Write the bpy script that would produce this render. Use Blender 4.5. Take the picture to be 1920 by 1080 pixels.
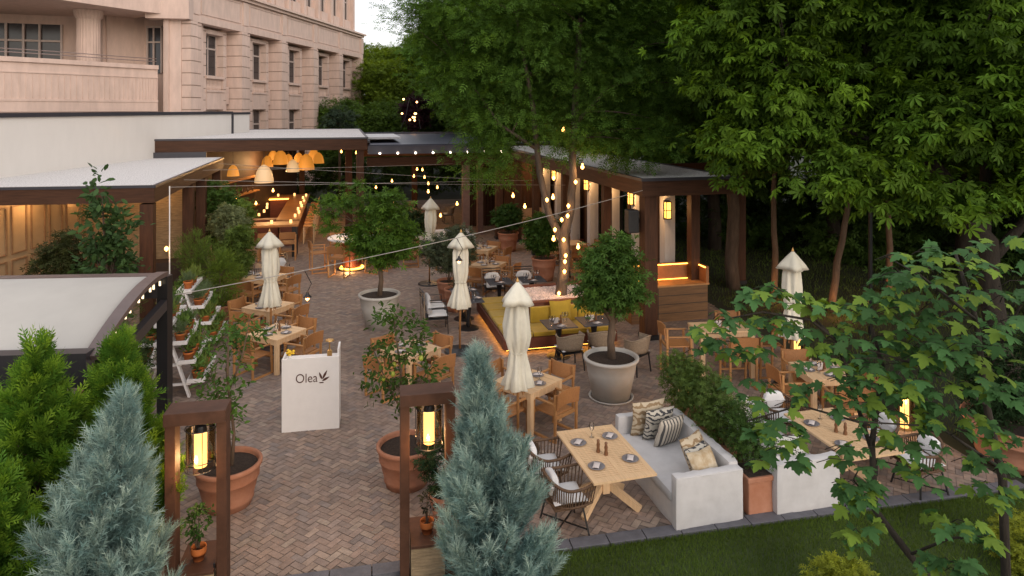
import bpy, math, random
import numpy as np
from mathutils import Vector, Matrix
R = math.radians
scene = bpy.context.scene
for o in list(bpy.data.objects): bpy.data.objects.remove(o)
# ------------------------------------------------------------------ camera, sky, sun, exposure
H = 5.6                       # camera height (m); level camera with a falling front
cam_d = bpy.data.cameras.new('camera'); cam = bpy.data.objects.new('camera', cam_d)
scene.collection.objects.link(cam); scene.camera = cam
cam.location = (0, 0, H); cam.rotation_euler = (R(90), 0, 0)
cam_d.lens = 24.0; cam_d.sensor_width = 36.0; cam_d.shift_y = -335 / 1920
cam_d.clip_start = 0.1; cam_d.clip_end = 1500
SUN_EL, SUN_AZ = R(18), R(150)          # azimuth clockwise from +Y: behind the camera, to the right
world = bpy.data.worlds.new('World'); scene.world = world; world.use_nodes = True
wn = world.node_tree; wn.nodes.clear()
sky = wn.nodes.new('ShaderNodeTexSky'); sky.sky_type = 'NISHITA'; sky.sun_disc = False
sky.sun_elevation = SUN_EL; sky.sun_rotation = SUN_AZ; sky.air_density = 1.0; sky.dust_density = 1.5; sky.ozone_density = 1.0
bgn = wn.nodes.new('ShaderNodeBackground'); bgn.inputs['Strength'].default_value = 0.10
won = wn.nodes.new('ShaderNodeOutputWorld')
ovc = wn.nodes.new('ShaderNodeMixRGB'); ovc.inputs[0].default_value = .72; ovc.inputs[2].default_value = (9.2, 8.75, 8.8, 1)   # thin evening overcast over the clear sky
wn.links.new(sky.outputs[0], ovc.inputs[1]); wn.links.new(ovc.outputs[0], bgn.inputs[0]); wn.links.new(bgn.outputs[0], won.inputs[0])
sun_d = bpy.data.lights.new('sun', 'SUN'); sun_d.energy = 0.75; sun_d.angle = R(30); sun_d.color = (1.0, .84, .72)
sun = bpy.data.objects.new('sun', sun_d); scene.collection.objects.link(sun)
sdir = Vector((math.sin(SUN_AZ) * math.cos(SUN_EL), math.cos(SUN_AZ) * math.cos(SUN_EL), math.sin(SUN_EL)))
sun.rotation_euler = sdir.to_track_quat('Z', 'Y').to_euler()
scene.view_settings.view_transform = 'Standard'; scene.view_settings.look = 'None'
scene.view_settings.gamma = 1.0; scene.view_settings.exposure = 0.62
scene.render.engine = 'CYCLES'
scene.cycles.use_denoising = True
scene.cycles.max_bounces = 6; scene.cycles.diffuse_bounces = 3; scene.cycles.glossy_bounces = 2
scene.cycles.transmission_bounces = 4; scene.cycles.transparent_max_bounces = 4
scene.cycles.sample_clamp_indirect = 3.0; scene.cycles.use_light_tree = True
scene.cycles.caustics_reflective = False; scene.cycles.caustics_refractive = False

# ------------------------------------------------------------------ helpers
COL = scene.collection
CA, SA = math.cos(R(14)), math.sin(R(14))
YAW = R(14)
def W(u, v, z=0.0): return Vector((u * CA - v * SA, u * SA + v * CA, z))        # terrace grid -> world
def G(px, py, z=0.0):                                                            # point at height z seen at a photo pixel
    Y = (H - z) * 1280.0 / (py - 205.0); return Vector(((px - 960) / 1280.0 * Y, Y, z))
def S(px, py, Y): return Vector(((px - 960) / 1280.0 * Y, Y, H - (py - 205) * Y / 1280.0))
def bez(p0, p1, p2, n=8):
    p0, p1, p2 = Vector(p0), Vector(p1), Vector(p2)
    return [(1 - t) ** 2 * p0 + 2 * t * (1 - t) * p1 + t * t * p2 for t in [i / n for i in range(n + 1)]]

class M:
    def __init__(s): s.v = []; s.f = []
    def add(s, vs, fs):
        b = len(s.v); s.v.extend([tuple(p) for p in vs]); s.f.extend([tuple(b + i for i in f) for f in fs]); return s
    def box(s, c, d, rz=0, rx=0, ry=0):
        x, y, z = d[0] / 2, d[1] / 2, d[2] / 2
        vs = [Vector(p) for p in ((-x,-y,-z),(x,-y,-z),(x,y,-z),(-x,y,-z),(-x,-y,z),(x,-y,z),(x,y,z),(-x,y,z))]
        m = Matrix.Rotation(rz, 3, 'Z') @ Matrix.Rotation(ry, 3, 'Y') @ Matrix.Rotation(rx, 3, 'X')
        c = Vector(c)
        return s.add([m @ p + c for p in vs], [(0,3,2,1),(4,5,6,7),(0,1,5,4),(1,2,6,5),(2,3,7,6),(3,0,4,7)])
    def bx(s, x0, x1, y0, y1, z0, z1): return s.box(((x0+x1)/2,(y0+y1)/2,(z0+z1)/2), (abs(x1-x0),abs(y1-y0),abs(z1-z0)))
    def beam(s, p0, p1, w, h):
        p0, p1 = Vector(p0), Vector(p1); d = p1 - p0; L = d.length; d.normalize()
        up = Vector((0, 0, 1)) if abs(d.z) < .95 else Vector((0, 1, 0))
        x = d.cross(up).normalized(); y = x.cross(d).normalized()
        vs = []
        for q in (p0, p1):
            for a, b in ((-1,-1),(1,-1),(1,1),(-1,1)): vs.append(q + x * (a*w/2) + y * (b*h/2))
        return s.add(vs, [(0,1,2,3)[::-1],(4,5,6,7),(0,1,5,4),(1,2,6,5),(2,3,7,6),(3,0,4,7)])
    def tube(s, pts, r, n=6, cap=True):
        pts = [Vector(p) for p in pts]; k = len(pts); rr = r if isinstance(r, (list, tuple)) else [r] * k
        vs = []; ref = None
        for i, p in enumerate(pts):
            d = (pts[min(i+1,k-1)] - pts[max(i-1,0)])
            d = d.normalized() if d.length > 1e-9 else Vector((0,0,1))
            if ref is None: ref = d.orthogonal().normalized()
            x = (ref - d * ref.dot(d)); x = x.normalized() if x.length > 1e-6 else d.orthogonal().normalized(); ref = x
            y = d.cross(x)
            for j in range(n):
                a = 2*math.pi*j/n; vs.append(p + (x*math.cos(a) + y*math.sin(a)) * rr[i])
        fs = [(i*n+j, i*n+(j+1)%n, (i+1)*n+(j+1)%n, (i+1)*n+j) for i in range(k-1) for j in range(n)]
        if cap: fs += [tuple(range(n))[::-1], tuple(range((k-1)*n, k*n))]
        return s.add(vs, fs)
    def lathe(s, prof, n=24, c=(0,0,0), fn=None, cap=False):
        vs = []
        for (r, z) in prof:
            for j in range(n):
                a = 2*math.pi*j/n; q = r * (fn(a, z) if fn else 1)
                vs.append((c[0]+q*math.cos(a), c[1]+q*math.sin(a), c[2]+z))
        k = len(prof)
        fs = [(i*n+j, i*n+(j+1)%n, (i+1)*n+(j+1)%n, (i+1)*n+j) for i in range(k-1) for j in range(n)]
        if cap: fs += [tuple(range(n))[::-1], tuple(range((k-1)*n, k*n))]
        return s.add(vs, fs)
    def prism(s, poly, z0, z1):
        n = len(poly)
        vs = [(x, y, z0) for x, y in poly] + [(x, y, z1) for x, y in poly]
        return s.add(vs, [tuple(range(n))[::-1], tuple(range(n, 2*n))] + [(i,(i+1)%n,n+(i+1)%n,n+i) for i in range(n)])
    def pillow(s, c, d, rot=None, n=10, e=.55):
        c = Vector(c); vs = []
        for top in (1, -1):
            for i in range(n+1):
                for j in range(n+1):
                    x = -1+2*i/n; y = -1+2*j/n
                    t = max(0, (1-x**4))**e * max(0, (1-y**4))**e
                    q = 1 - .10*(1-abs(x*y))*max(abs(x),abs(y))**2
                    p = Vector((x*d[0]/2*q, y*d[1]/2*q, top*t*d[2]/2 + .002*top))
                    if rot: p = rot @ p
                    vs.append(c + p)
        m = (n+1)**2; fs = []
        for i in range(n):
            for j in range(n):
                a = i*(n+1)+j; fs.append((a, a+n+1, a+n+2, a+1)); fs.append((m+a, m+a+1, m+a+n+2, m+a+n+1))
        return s.add(vs, fs)
    def soft(s, x0, x1, y0, y1, z0, z1, r=.03, amp=.008, step=.045, sc=5.0, seed=0):
        """upholstered block: rounded, slightly puckered cloth surface"""
        from mathutils import noise
        c = Vector(((x0+x1)/2,(y0+y1)/2,(z0+z1)/2)); h = Vector(((x1-x0)/2,(y1-y0)/2,(z1-z0)/2)); inn = Vector([max(h[i]-r, .001) for i in range(3)])
        for ax in range(3):
            u, w = (ax+1)%3, (ax+2)%3; nu = max(2, int(2*h[u]/step)); nw = max(2, int(2*h[w]/step))
            for sg in (-1, 1):
                vs = []
                for i in range(nu+1):
                    for j in range(nw+1):
                        p = Vector((0,0,0)); p[ax] = sg*h[ax]; p[u] = -h[u]+2*h[u]*i/nu; p[w] = -h[w]+2*h[w]*j/nw
                        q = Vector([max(-inn[k], min(inn[k], p[k])) for k in range(3)]); d = (p-q).normalized(); p = q + d*r
                        nz = noise.noise(Vector((p.x*sc+seed, p.y*sc, p.z*sc*.6))) + .5*noise.noise(Vector((p.x*sc*2.7, p.y*sc*2.7+seed, p.z*sc)))
                        vs.append(c + p + d*nz*amp)
                f = []
                for i in range(nu):
                    for j in range(nw):
                        a = i*(nw+1)+j; q4 = (a, a+nw+1, a+nw+2, a+1); f.append(q4 if sg > 0 else q4[::-1])
                s.add(vs, f)
        return s
    def build(s, name, mat, parent=None, smooth=False, bevel=0.0, loc=None, rz=0.0):
        me = bpy.data.meshes.new(name); me.from_pydata(s.v, [], s.f); me.materials.append(mat)
        if smooth: me.polygons.foreach_set('use_smooth', [True]*len(me.polygons))
        me.update()
        o = bpy.data.objects.new(name, me); COL.objects.link(o)
        if parent: o.parent = parent
        if loc is not None: o.location = loc
        o.rotation_euler.z = rz
        if bevel:
            b = o.modifiers.new('bevel', 'BEVEL'); b.width = bevel; b.segments = 2; b.limit_method = 'ANGLE'
        return o
def tag(o, label=None, cat=None, group=None, kind=None):
    if label: o['label'] = label
    if cat: o['category'] = cat
    if group: o['group'] = group
    if kind: o['kind'] = kind
    return o
def thing(name, label, cat, loc=(0,0,0), rz=0.0, group=None):
    o = bpy.data.objects.new(name, None); COL.objects.link(o); o.empty_display_size = .1
    o.location = loc; o.rotation_euler = (0, 0, rz); return tag(o, label, cat, group)
def _copy(o, parent):
    c = o.copy(); COL.objects.link(c); c.parent = parent
    for ch in o.children: _copy(ch, c)
    return c
def dup(root, loc, rz=0.0, label=None, group=None):
    r = root.copy(); COL.objects.link(r); r.location = loc; r.rotation_euler = (0, 0, rz)
    if label: r['label'] = label
    if group: r['group'] = group
    for ch in list(root.children): _copy(ch, r)
    return r
class Proto:                                  # first use moves the original, later uses copy it with its parts
    def __init__(s, root): s.root = root; s.used = False
    def put(s, loc, rz=0.0, label=None, group=None):
        if not s.used:
            s.used = True; r = s.root; r.location = loc; r.rotation_euler = (0, 0, rz)
            if label: r['label'] = label
            if group: r['group'] = group
            return r
        return dup(s.root, loc, rz, label, group)

# ------------------------------------------------------------------ materials
def mat(name, col, rough=.7, var=.18, scale=6.0, bump=0.0, metal=0.0, stretch=None, col2=None, spec=None, sheen=0, bscale=None):
    m = bpy.data.materials.new(name); m.use_nodes = True; nt = m.node_tree; b = nt.nodes['Principled BSDF']
    b.inputs['Roughness'].default_value = rough; b.inputs['Metallic'].default_value = metal
    if spec is not None: b.inputs['Specular IOR Level'].default_value = spec
    if sheen: b.inputs['Sheen Weight'].default_value = sheen
    tc = nt.nodes.new('ShaderNodeTexCoord'); mp = nt.nodes.new('ShaderNodeMapping')
    nt.links.new(tc.outputs['Object'], mp.inputs[0])
    if stretch: mp.inputs['Scale'].default_value = stretch
    nz = nt.nodes.new('ShaderNodeTexNoise'); nz.inputs['Scale'].default_value = scale; nz.inputs['Detail'].default_value = 6
    nz.inputs['Roughness'].default_value = .6
    nt.links.new(mp.outputs[0], nz.inputs['Vector'])
    rp = nt.nodes.new('ShaderNodeValToRGB'); rp.color_ramp.elements[0].position = .3; rp.color_ramp.elements[1].position = .7
    c2 = col2 or tuple(min(1, c*(1+var)) for c in col); c1 = tuple(c*(1-var) for c in col) if not col2 else col
    rp.color_ramp.elements[0].color = (*c1, 1); rp.color_ramp.elements[1].color = (*c2, 1)
    nt.links.new(nz.outputs['Fac'], rp.inputs[0]); nt.links.new(rp.outputs[0], b.inputs['Base Color'])
    if bump:
        n2 = nt.nodes.new('ShaderNodeTexNoise'); n2.inputs['Scale'].default_value = bscale or scale*4; n2.inputs['Detail'].default_value = 4
        nt.links.new(mp.outputs[0], n2.inputs['Vector'])
        bp = nt.nodes.new('ShaderNodeBump'); bp.inputs['Strength'].default_value = bump; bp.inputs['Distance'].default_value = .02
        nt.links.new(n2.outputs['Fac'], bp.inputs['Height']); nt.links.new(bp.outputs[0], b.inputs['Normal'])
    return m
def emit(name, col, strength, base=None):
    m = bpy.data.materials.new(name); m.use_nodes = True; b = m.node_tree.nodes['Principled BSDF']
    b.inputs['Base Color'].default_value = (*(base or col), 1); b.inputs['Emission Color'].default_value = (*col, 1)
    b.inputs['Emission Strength'].default_value = strength; b.inputs['Roughness'].default_value = .6
    return m
def glass(name, col=(1,1,1), rough=.02, alpha=.25):
    m = bpy.data.materials.new(name); m.use_nodes = True; nt = m.node_tree; nt.nodes.clear()
    o = nt.nodes.new('ShaderNodeOutputMaterial'); mx = nt.nodes.new('ShaderNodeMixShader'); fr = nt.nodes.new('ShaderNodeFresnel')
    tr = nt.nodes.new('ShaderNodeBsdfTransparent'); gl = nt.nodes.new('ShaderNodeBsdfGlossy')
    tr.inputs[0].default_value = (*col, 1); gl.inputs['Roughness'].default_value = rough; fr.inputs[0].default_value = 1.5
    mt = nt.nodes.new('ShaderNodeMath'); mt.operation = 'MULTIPLY_ADD'; mt.inputs[1].default_value = 1.5; mt.inputs[2].default_value = alpha*.25
    nt.links.new(fr.outputs[0], mt.inputs[0]); nt.links.new(mt.outputs[0], mx.inputs[0])
    nt.links.new(tr.outputs[0], mx.inputs[1]); nt.links.new(gl.outputs[0], mx.inputs[2]); nt.links.new(mx.outputs[0], o.inputs[0])
    return m
def colmat(name, rough=.7, trans=0.0, bump=0.0, mottling=0.0, spec=.5):     # takes its colour from each leaf's / paver's own colour
    m = bpy.data.materials.new(name); m.use_nodes = True; nt = m.node_tree; b = nt.nodes['Principled BSDF']
    b.inputs['Roughness'].default_value = rough; b.inputs['Specular IOR Level'].default_value = spec
    at = nt.nodes.new('ShaderNodeAttribute'); at.attribute_name = 'Col'
    src = at.outputs['Color']
    if mottling:
        tc = nt.nodes.new('ShaderNodeTexCoord'); nz = nt.nodes.new('ShaderNodeTexNoise'); nz.inputs['Scale'].default_value = 9; nz.inputs['Detail'].default_value = 8
        nt.links.new(tc.outputs['Object'], nz.inputs['Vector'])
        mr = nt.nodes.new('ShaderNodeMapRange'); mr.inputs[3].default_value = 1-mottling; mr.inputs[4].default_value = 1+mottling
        mr.inputs[1].default_value = .3; mr.inputs[2].default_value = .7
        nt.links.new(nz.outputs['Fac'], mr.inputs[0])
        mu = nt.nodes.new('ShaderNodeVectorMath'); mu.operation = 'SCALE'
        nt.links.new(src, mu.inputs[0]); nt.links.new(mr.outputs[0], mu.inputs['Scale']); src = mu.outputs[0]
        if bump:
            bp = nt.nodes.new('ShaderNodeBump'); bp.inputs['Strength'].default_value = bump; bp.inputs['Distance'].default_value = .01
            n2 = nt.nodes.new('ShaderNodeTexNoise'); n2.inputs['Scale'].default_value = 60; nt.links.new(tc.outputs['Object'], n2.inputs['Vector'])
            nt.links.new(n2.outputs['Fac'], bp.inputs['Height']); nt.links.new(bp.outputs[0], b.inputs['Normal'])
    nt.links.new(src, b.inputs['Base Color'])
    if trans:
        tl = nt.nodes.new('ShaderNodeBsdfTranslucent'); mx = nt.nodes.new('ShaderNodeMixShader'); mx.inputs[0].default_value = trans
        hs = nt.nodes.new('ShaderNodeHueSaturation'); hs.inputs['Value'].default_value = 1.3; hs.inputs['Saturation'].default_value = 1.1; hs.inputs['Hue'].default_value = .485
        nt.links.new(src, hs.inputs['Color']); nt.links.new(hs.outputs[0], tl.inputs[0])
        nt.links.new(b.outputs[0], mx.inputs[1]); nt.links.new(tl.outputs[0], mx.inputs[2])
        nt.links.new(mx.outputs[0], nt.nodes['Material Output'].inputs[0])
    return m
MT = dict(
    timber=mat('stained_timber', (.062,.026,.013), .6, .35, 3, .15, stretch=(5,5,.6), spec=.25),
    timber_h=mat('stained_timber_beam', (.062,.027,.014), .6, .35, 3, .15, stretch=(.6,.6,8), spec=.25),
    corten=mat('brown_gate_frame', (.080,.036,.021), .6, .25, 5, .1, spec=.3),
    gravel=mat('white_roof_gravel', (.33,.32,.31), .95, .5, 30, .15, bscale=60, col2=(.88,.86,.84)),
    flash=mat('dark_flashing', (.035,.035,.045), .4, .1),
    awning=mat('awning_fabric', (.50,.49,.46), .8, .05, 2, .02),
    black=mat('black_metal', (.012,.012,.014), .4, .1),
    frame_dk=mat('dark_frame_metal', (.03,.028,.032), .35, .1),
    arch=mat('bronze_rail', (.11,.08,.075), .35, .1),
    wallw=mat('white_render', (.70,.675,.64), .85, .03, 1.3, .05, stretch=(1.5,1.5,.6)),
    stone=mat('pink_stone', (.62,.475,.405), .8, .11, 1.6, .08, stretch=(2,2,.6)),
    stone_d=mat('pink_stone_reveal', (.30,.22,.17), .8, .08, 1.5, .06),
    glassd=mat('dark_window_glass', (.035,.035,.04), .12, .3, .5, spec=.6),
    winframe=mat('pale_window_frame', (.50,.42,.38), .5, .05),
    wood_lt=mat('pale_table_wood', (.62,.43,.25), .5, .12, 3, .05, stretch=(12,1,1)),
    wood_ch=mat('teak_chair_frame', (.40,.20,.075), .5, .15, 4, .05, stretch=(3,3,3)),
    wood_pn=mat('teak_chair_panel', (.34,.155,.055), .55, .18, 60, .3, stretch=(1,1,1)),
    canvas=mat('cream_canvas', (.62,.60,.50), .9, .06, 8, .1, sheen=.2),
    terra=mat('terracotta', (.34,.135,.07), .85, .25, 3.5, .25, col2=(.44,.215,.135)),
    terra_o=mat('orange_plant_pot', (.48,.14,.03), .8, .15, 6, .05),
    grey_pot=mat('grey_planter', (.44,.425,.39), .7, .05, 5, .05),
    soil=mat('potting_soil', (.035,.022,.015), .95, .5, 30, 1.0),
    bark=mat('tree_bark', (.085,.062,.045), .9, .4, 10, .8, stretch=(1,1,.25)),
    barkd=mat('dark_bark', (.026,.02,.014), .9, .4, 10, .8, stretch=(1,1,.25)),
    barkl=mat('pale_bark', (.11,.075,.05), .9, .3, 10, .5, stretch=(1,1,.3)),
    white=mat('white_paint', (.74,.73,.72), .55, .03),
    sofa_w=mat('grey_white_linen', (.53,.525,.525), .9, .06, 6, .25, bscale=5),
    cush_w=mat('white_cushion', (.66,.66,.66), .9, .04, 6, .1),
    mustard=mat('mustard_cushion', (.42,.27,.02), .85, .1, 6, .1, sheen=.2),
    redwood=mat('red_brown_bench_wood', (.14,.038,.018), .5, .2, 3, .05, stretch=(.6,.6,6)),
    pebble=mat('white_pebbles', (.45,.38,.35), .9, .35, 22, 1.0, bscale=28, col2=(.80,.72,.68)),
    rope=mat('woven_rope', (.26,.20,.14), .85, .25, 50, .4),
    rattan=mat('dark_rattan', (.10,.055,.028), .7, .3, 40, .3),
    slate=mat('dark_table_top', (.035,.038,.05), .45, .15),
    plate=mat('grey_plate', (.20,.19,.20), .4, .1),
    napkin=mat('pale_napkin', (.55,.50,.48), .9, .1),
    mill=mat('pepper_mill_wood', (.16,.07,.03), .4, .2),
    glassc=glass('clear_glass'), amber=glass('amber_glass', (.98,.90,.80), .1, .1),
    stoneclad=mat('stacked_stone', (.34,.25,.15), .9, .35, 4, .9, stretch=(1.2,1.2,10)),
    brass=mat('brass', (.55,.33,.12), .3, .1, metal=.8),
    yellow=mat('yellow_flower', (.75,.50,.03), .7, .1),
    kerb=mat('slate_kerb', (.11,.11,.125), .8, .2, 6, .2),
    ground=mat('garden_soil', (.022,.028,.012), .95, .3, 1.0, .3),
    lawn=mat('lawn_soil', (.035,.055,.014), .95, .3, 2.0, .3),
    mortar=mat('paver_bedding', (.17,.14,.12), .95, .2, 8, .2),
    panel=mat('cream_wall_panel', (.46,.34,.21), .6, .05),
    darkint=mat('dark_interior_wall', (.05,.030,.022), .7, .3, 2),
    wicker=mat('wicker', (.5,.33,.13), .8, .2, 40, .3),
    pillar=mat('white_boarded_pillar', (.62,.58,.54), .7, .06, 3, .1, stretch=(4,4,1)),
    navy=mat('navy_louvre', (.045,.05,.075), .35, .1, 2),
    spk=mat('speaker_black', (.02,.02,.022), .6, .1),
    ink=mat('brown_lettering', (.07,.025,.02), .6, .05),
    e_bulb=emit('lit_bulb', (1.0,.44,.10), 7), e_bulbd=emit('lit_small_bulb', (1.0,.5,.18), 5),
    e_candle=emit('lit_candle', (1.0,.56,.16), 1.7), e_glow=emit('lit_core', (1.0,.55,.18), 1.6),
    e_led=emit('led_strip', (1.0,.42,.06), 6), e_led2=emit('led_strip_bright', (1.0,.44,.07), 9),
    e_shade=emit('lit_wicker_shade', (1.0,.36,.04), .5, (.40,.22,.07)), e_sconce=emit('lit_lantern_glass', (1.0,.50,.09), 1.9),
    leaf=colmat('foliage', .62, .30, spec=.14), needle=colmat('needles', .7, .15, spec=.2),
    paver=colmat('clay_pavers', .8, 0, .3, .18, spec=.3), grassm=colmat('grass_blades', .7, .2, spec=.2),
)
def vary(m, lo=.84, hi=1.14):                                               # each piece of wood or clay its own tone
    nt = m.node_tree; b = nt.nodes['Principled BSDF']; src = b.inputs['Base Color'].links[0].from_socket
    oi = nt.nodes.new('ShaderNodeObjectInfo'); mr = nt.nodes.new('ShaderNodeMapRange'); mr.inputs[3].default_value = lo; mr.inputs[4].default_value = hi
    mu = nt.nodes.new('ShaderNodeVectorMath'); mu.operation = 'SCALE'; nt.links.new(oi.outputs['Random'], mr.inputs[0])
    nt.links.new(src, mu.inputs[0]); nt.links.new(mr.outputs[0], mu.inputs['Scale']); nt.links.new(mu.outputs[0], b.inputs['Base Color'])
for k_ in ('wood_ch','wood_pn','wood_lt','terra','terra_o','canvas','timber','cush_w','plate'): vary(MT[k_])
def weave(m, lo, hi, sc=26):
    nt = m.node_tree; b = nt.nodes['Principled BSDF']; tc = nt.nodes.new('ShaderNodeTexCoord'); w = nt.nodes.new('ShaderNodeTexWave'); w.bands_direction = 'Z'; w.inputs['Scale'].default_value = sc; w.inputs['Distortion'].default_value = 1.5; w.inputs['Detail'].default_value = 3
    nt.links.new(tc.outputs['Object'], w.inputs['Vector']); mr = nt.nodes.new('ShaderNodeMapRange'); mr.inputs[3].default_value = lo; mr.inputs[4].default_value = hi
    nt.links.new(w.outputs['Fac'], mr.inputs[0]); nt.links.new(mr.outputs[0], b.inputs['Emission Strength'])
weave(MT['e_shade'], .16, .42)
def point(loc, e, r=.08, col=(1,.55,.22), name='warm_lamp'):
    d = bpy.data.lights.new(name, 'POINT'); d.energy = e; d.shadow_soft_size = r; d.color = col
    o = bpy.data.objects.new(name, d); o.location = loc; COL.objects.link(o); return o

# ------------------------------------------------------------------ foliage
def tpl(kind):
    if kind == 'oval':
        return [(0,0,0),(-.24,.35,.06),(-.19,.75,.05),(0,1,-.04),(.19,.75,.05),(.24,.35,.06)], [(0,3,2,1),(0,5,4,3)]
    if kind == 'tuft':
        v, f = [], []
        for a, l in ((-.9,.8),(0,1),(.9,.8),(2.2,.7),(-2.2,.7)):
            c, s = math.cos(a), math.sin(a); b = len(v)
            for x, y, z in ((0,.05,0),(-.17,.5,.03),(0,1,-.08),(.17,.5,.03)):
                v.append((x*c*l + y*s*l, -x*s*l + y*c*l, z))
            f.append((b,b+1,b+2,b+3))
        return v, f
    if kind == 'pinnate':
        v, f = [], []
        for y0, a, l in ((.15,1.1,.42),(.15,-1.1,.42),(.4,.95,.45),(.4,-.95,.45),(.65,.75,.42),(.65,-.75,.42),(.75,0,.42)):
            c, s = math.cos(a), math.sin(a); b = len(v)
            for x, y, z in ((0,0,0),(-.10,.5,.03),(0,1,-.06),(.10,.5,.03)):
                x *= l*1.3; y *= l
                v.append((x*c + y*s, y0 - x*s + y*c, z*l - .12*y0*y0))
            f.append((b,b+1,b+2,b+3))
        return v, f
    if kind == 'palmate':
        v, f = [], []
        for a, l in ((-1.9,.55),(-1.15,.8),(-.42,.97),(.42,.97),(1.15,.8),(1.9,.55)):
            c, s = math.cos(a), math.sin(a); b = len(v)
            for x, y, z in ((0,0,0),(-.13,.45,.02),(-.16,.68,.0),(0,1,-.16),(.16,.68,.0),(.13,.45,.02)):
                v.append((x*c*l + y*s*l, .1-x*s*l + y*c*l, z - .12*y*l))
            f.append((b,b+1,b+2,b+3)); f.append((b,b+3,b+4,b+5))
        return v, f
    if kind == 'maple':
        half = [(.03,.0),(.16,-.06),(.12,.02),(.42,.0),(.36,.10),(.30,.14),(.52,.30),(.60,.44),(.47,.44),(.44,.54),(.30,.47),(.20,.46),(.27,.66),(.17,.70),(.14,.84),(0,1.0)]
        pts = half + [(-x, y) for x, y in half[:-1]][::-1]
        v = [(x, y, -.42*(x*x + (y-.3)**2) + .10*abs(x)) for x, y in pts] + [(0,.25,.02)]
        n = len(pts)
        return v, [(n, i, (i+1) % n) for i in range(n)]
    if kind == 'spray':
        v, f = [], []
        rnd = random.Random(5)
        for i in range(12):
            y0 = i/12*.75; a = (1 if i % 2 else -1)*rnd.uniform(.35,.75); l = rnd.uniform(.22,.42)*(1.1-y0*.6); t = rnd.uniform(-.15,.15); b = len(v)
            c, s = math.cos(a), math.sin(a)
            v += [(-.018,y0,0),(.018,y0,0),(s*l, y0+c*l, t)]; f.append((b,b+1,b+2))
        b = len(v); v += [(-.02,0,0),(.02,0,0),(0,1,.03)]; f.append((b,b+1,b+2))
        b = len(v); v += [(0,0,-.02),(0,0,.02),(.05,.95,.0)]; f.append((b,b+1,b+2))
        return v, f
    if kind == 'frond':
        v, f = [], []
        rnd = random.Random(9)
        for i in range(9):
            y0 = i/9*.8; a = (1 if i % 2 else -1)*rnd.uniform(.5,.9); l = (.45-.3*y0)*rnd.uniform(.8,1.2); b = len(v)
            c, s = math.cos(a), math.sin(a)
            for x, y in ((-.05,0),(-.045,.6),(0,1),(.045,.6)):
                x *= 1; y *= l
                v.append((x*c*.7 + y*s, y0 - x*s*.7 + y*c, -.08*y0))
            f.append((b,b+1,b+2,b+3))
        b = len(v); v += [(-.04,0,0),(0,1.05,-.06),(.04,0,0)]; f.append((b,b+1,b+2))
        return v, f
    if kind == 'blade':
        return [(-.05,0,0),(.05,0,0),(.03,.6,.0),(0,1,.12)], [(0,1,2,3)]
TPL = {}
def scatter(name, material, kind, P, D, N, Sz, C, parent=None, smooth=False):
    if kind not in TPL: TPL[kind] = tpl(kind)
    tv, tf = TPL[kind]; tv = np.array(tv, dtype=np.float64); k = len(tv); n = len(P)
    D = D / np.maximum(np.linalg.norm(D, axis=1, keepdims=True), 1e-9)
    X = np.cross(D, N); X /= np.maximum(np.linalg.norm(X, axis=1, keepdims=True), 1e-9); Z = np.cross(X, D)
    V = P[:,None,:] + Sz[:,None,None]*(tv[None,:,0,None]*X[:,None,:] + tv[None,:,1,None]*D[:,None,:] + tv[None,:,2,None]*Z[:,None,:])
    V = V.reshape(-1, 3)
    loops = np.concatenate([np.array(f) for f in tf]); lens = np.array([len(f) for f in tf])
    L = (loops[None,:] + (np.arange(n)*k)[:,None]).reshape(-1); LT = np.tile(lens, n); LS = np.concatenate([[0], np.cumsum(LT)[:-1]])
    me = bpy.data.meshes.new(name)
    me.vertices.add(len(V)); me.vertices.foreach_set('co', V.astype(np.float32).reshape(-1))
    me.loops.add(len(L)); me.loops.foreach_set('vertex_index', L.astype(np.int32))
    me.polygons.add(len(LT)); me.polygons.foreach_set('loop_start', LS.astype(np.int32)); me.polygons.foreach_set('loop_total', LT.astype(np.int32))
    a = me.attributes.new('Col', 'FLOAT_COLOR', 'POINT')
    cc = np.ones((n, 4)); cc[:,:3] = C; a.data.foreach_set('color', np.repeat(cc, k, axis=0).astype(np.float32).reshape(-1))
    me.materials.append(material); me.update(calc_edges=True)
    o = bpy.data.objects.new(name, me); COL.objects.link(o)
    if parent: o.parent = parent
    return o
def crown_pts(rng, ells, nc, nl, cs, flat=.55, shell=.45, zmin=None):
    vol = np.array([e[3]*e[4]*e[5] for e in ells])**.75; pick = rng.choice(len(ells), nc, p=vol/vol.sum())
    E = np.array(ells)[pick]
    d = rng.normal(size=(nc,3)); d /= np.linalg.norm(d, axis=1, keepdims=True)
    r = (shell + (1-shell)*rng.random(nc)**.6)
    c = E[:,:3] + d*r[:,None]*E[:,3:6]
    if zmin is not None: c[:,2] = np.maximum(c[:,2], zmin + rng.random(nc)*.4)
    s = cs*(.6+.8*rng.random(nc))
    off = rng.normal(size=(nc,nl,3)); off[:,:,2] *= flat
    P = c[:,None,:] + off*s[:,None,None]*.55
    outd = (P - E[:,None,:3])
    return c, P.reshape(-1,3), outd.reshape(-1,3), np.repeat(np.arange(nc), nl)
def leaf_frames(rng, outd, up=1.0, wild=.6, droop=.2):
    n = len(outd); o = outd/np.maximum(np.linalg.norm(outd,axis=1,keepdims=True),1e-6)
    D = o*np.array([1,1,.4]) + rng.normal(size=(n,3))*wild; D[:,2] -= droop
    N = np.array([0,0,up]) + rng.normal(size=(n,3))*wild*.7 + o*.35
    return D, N
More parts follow.
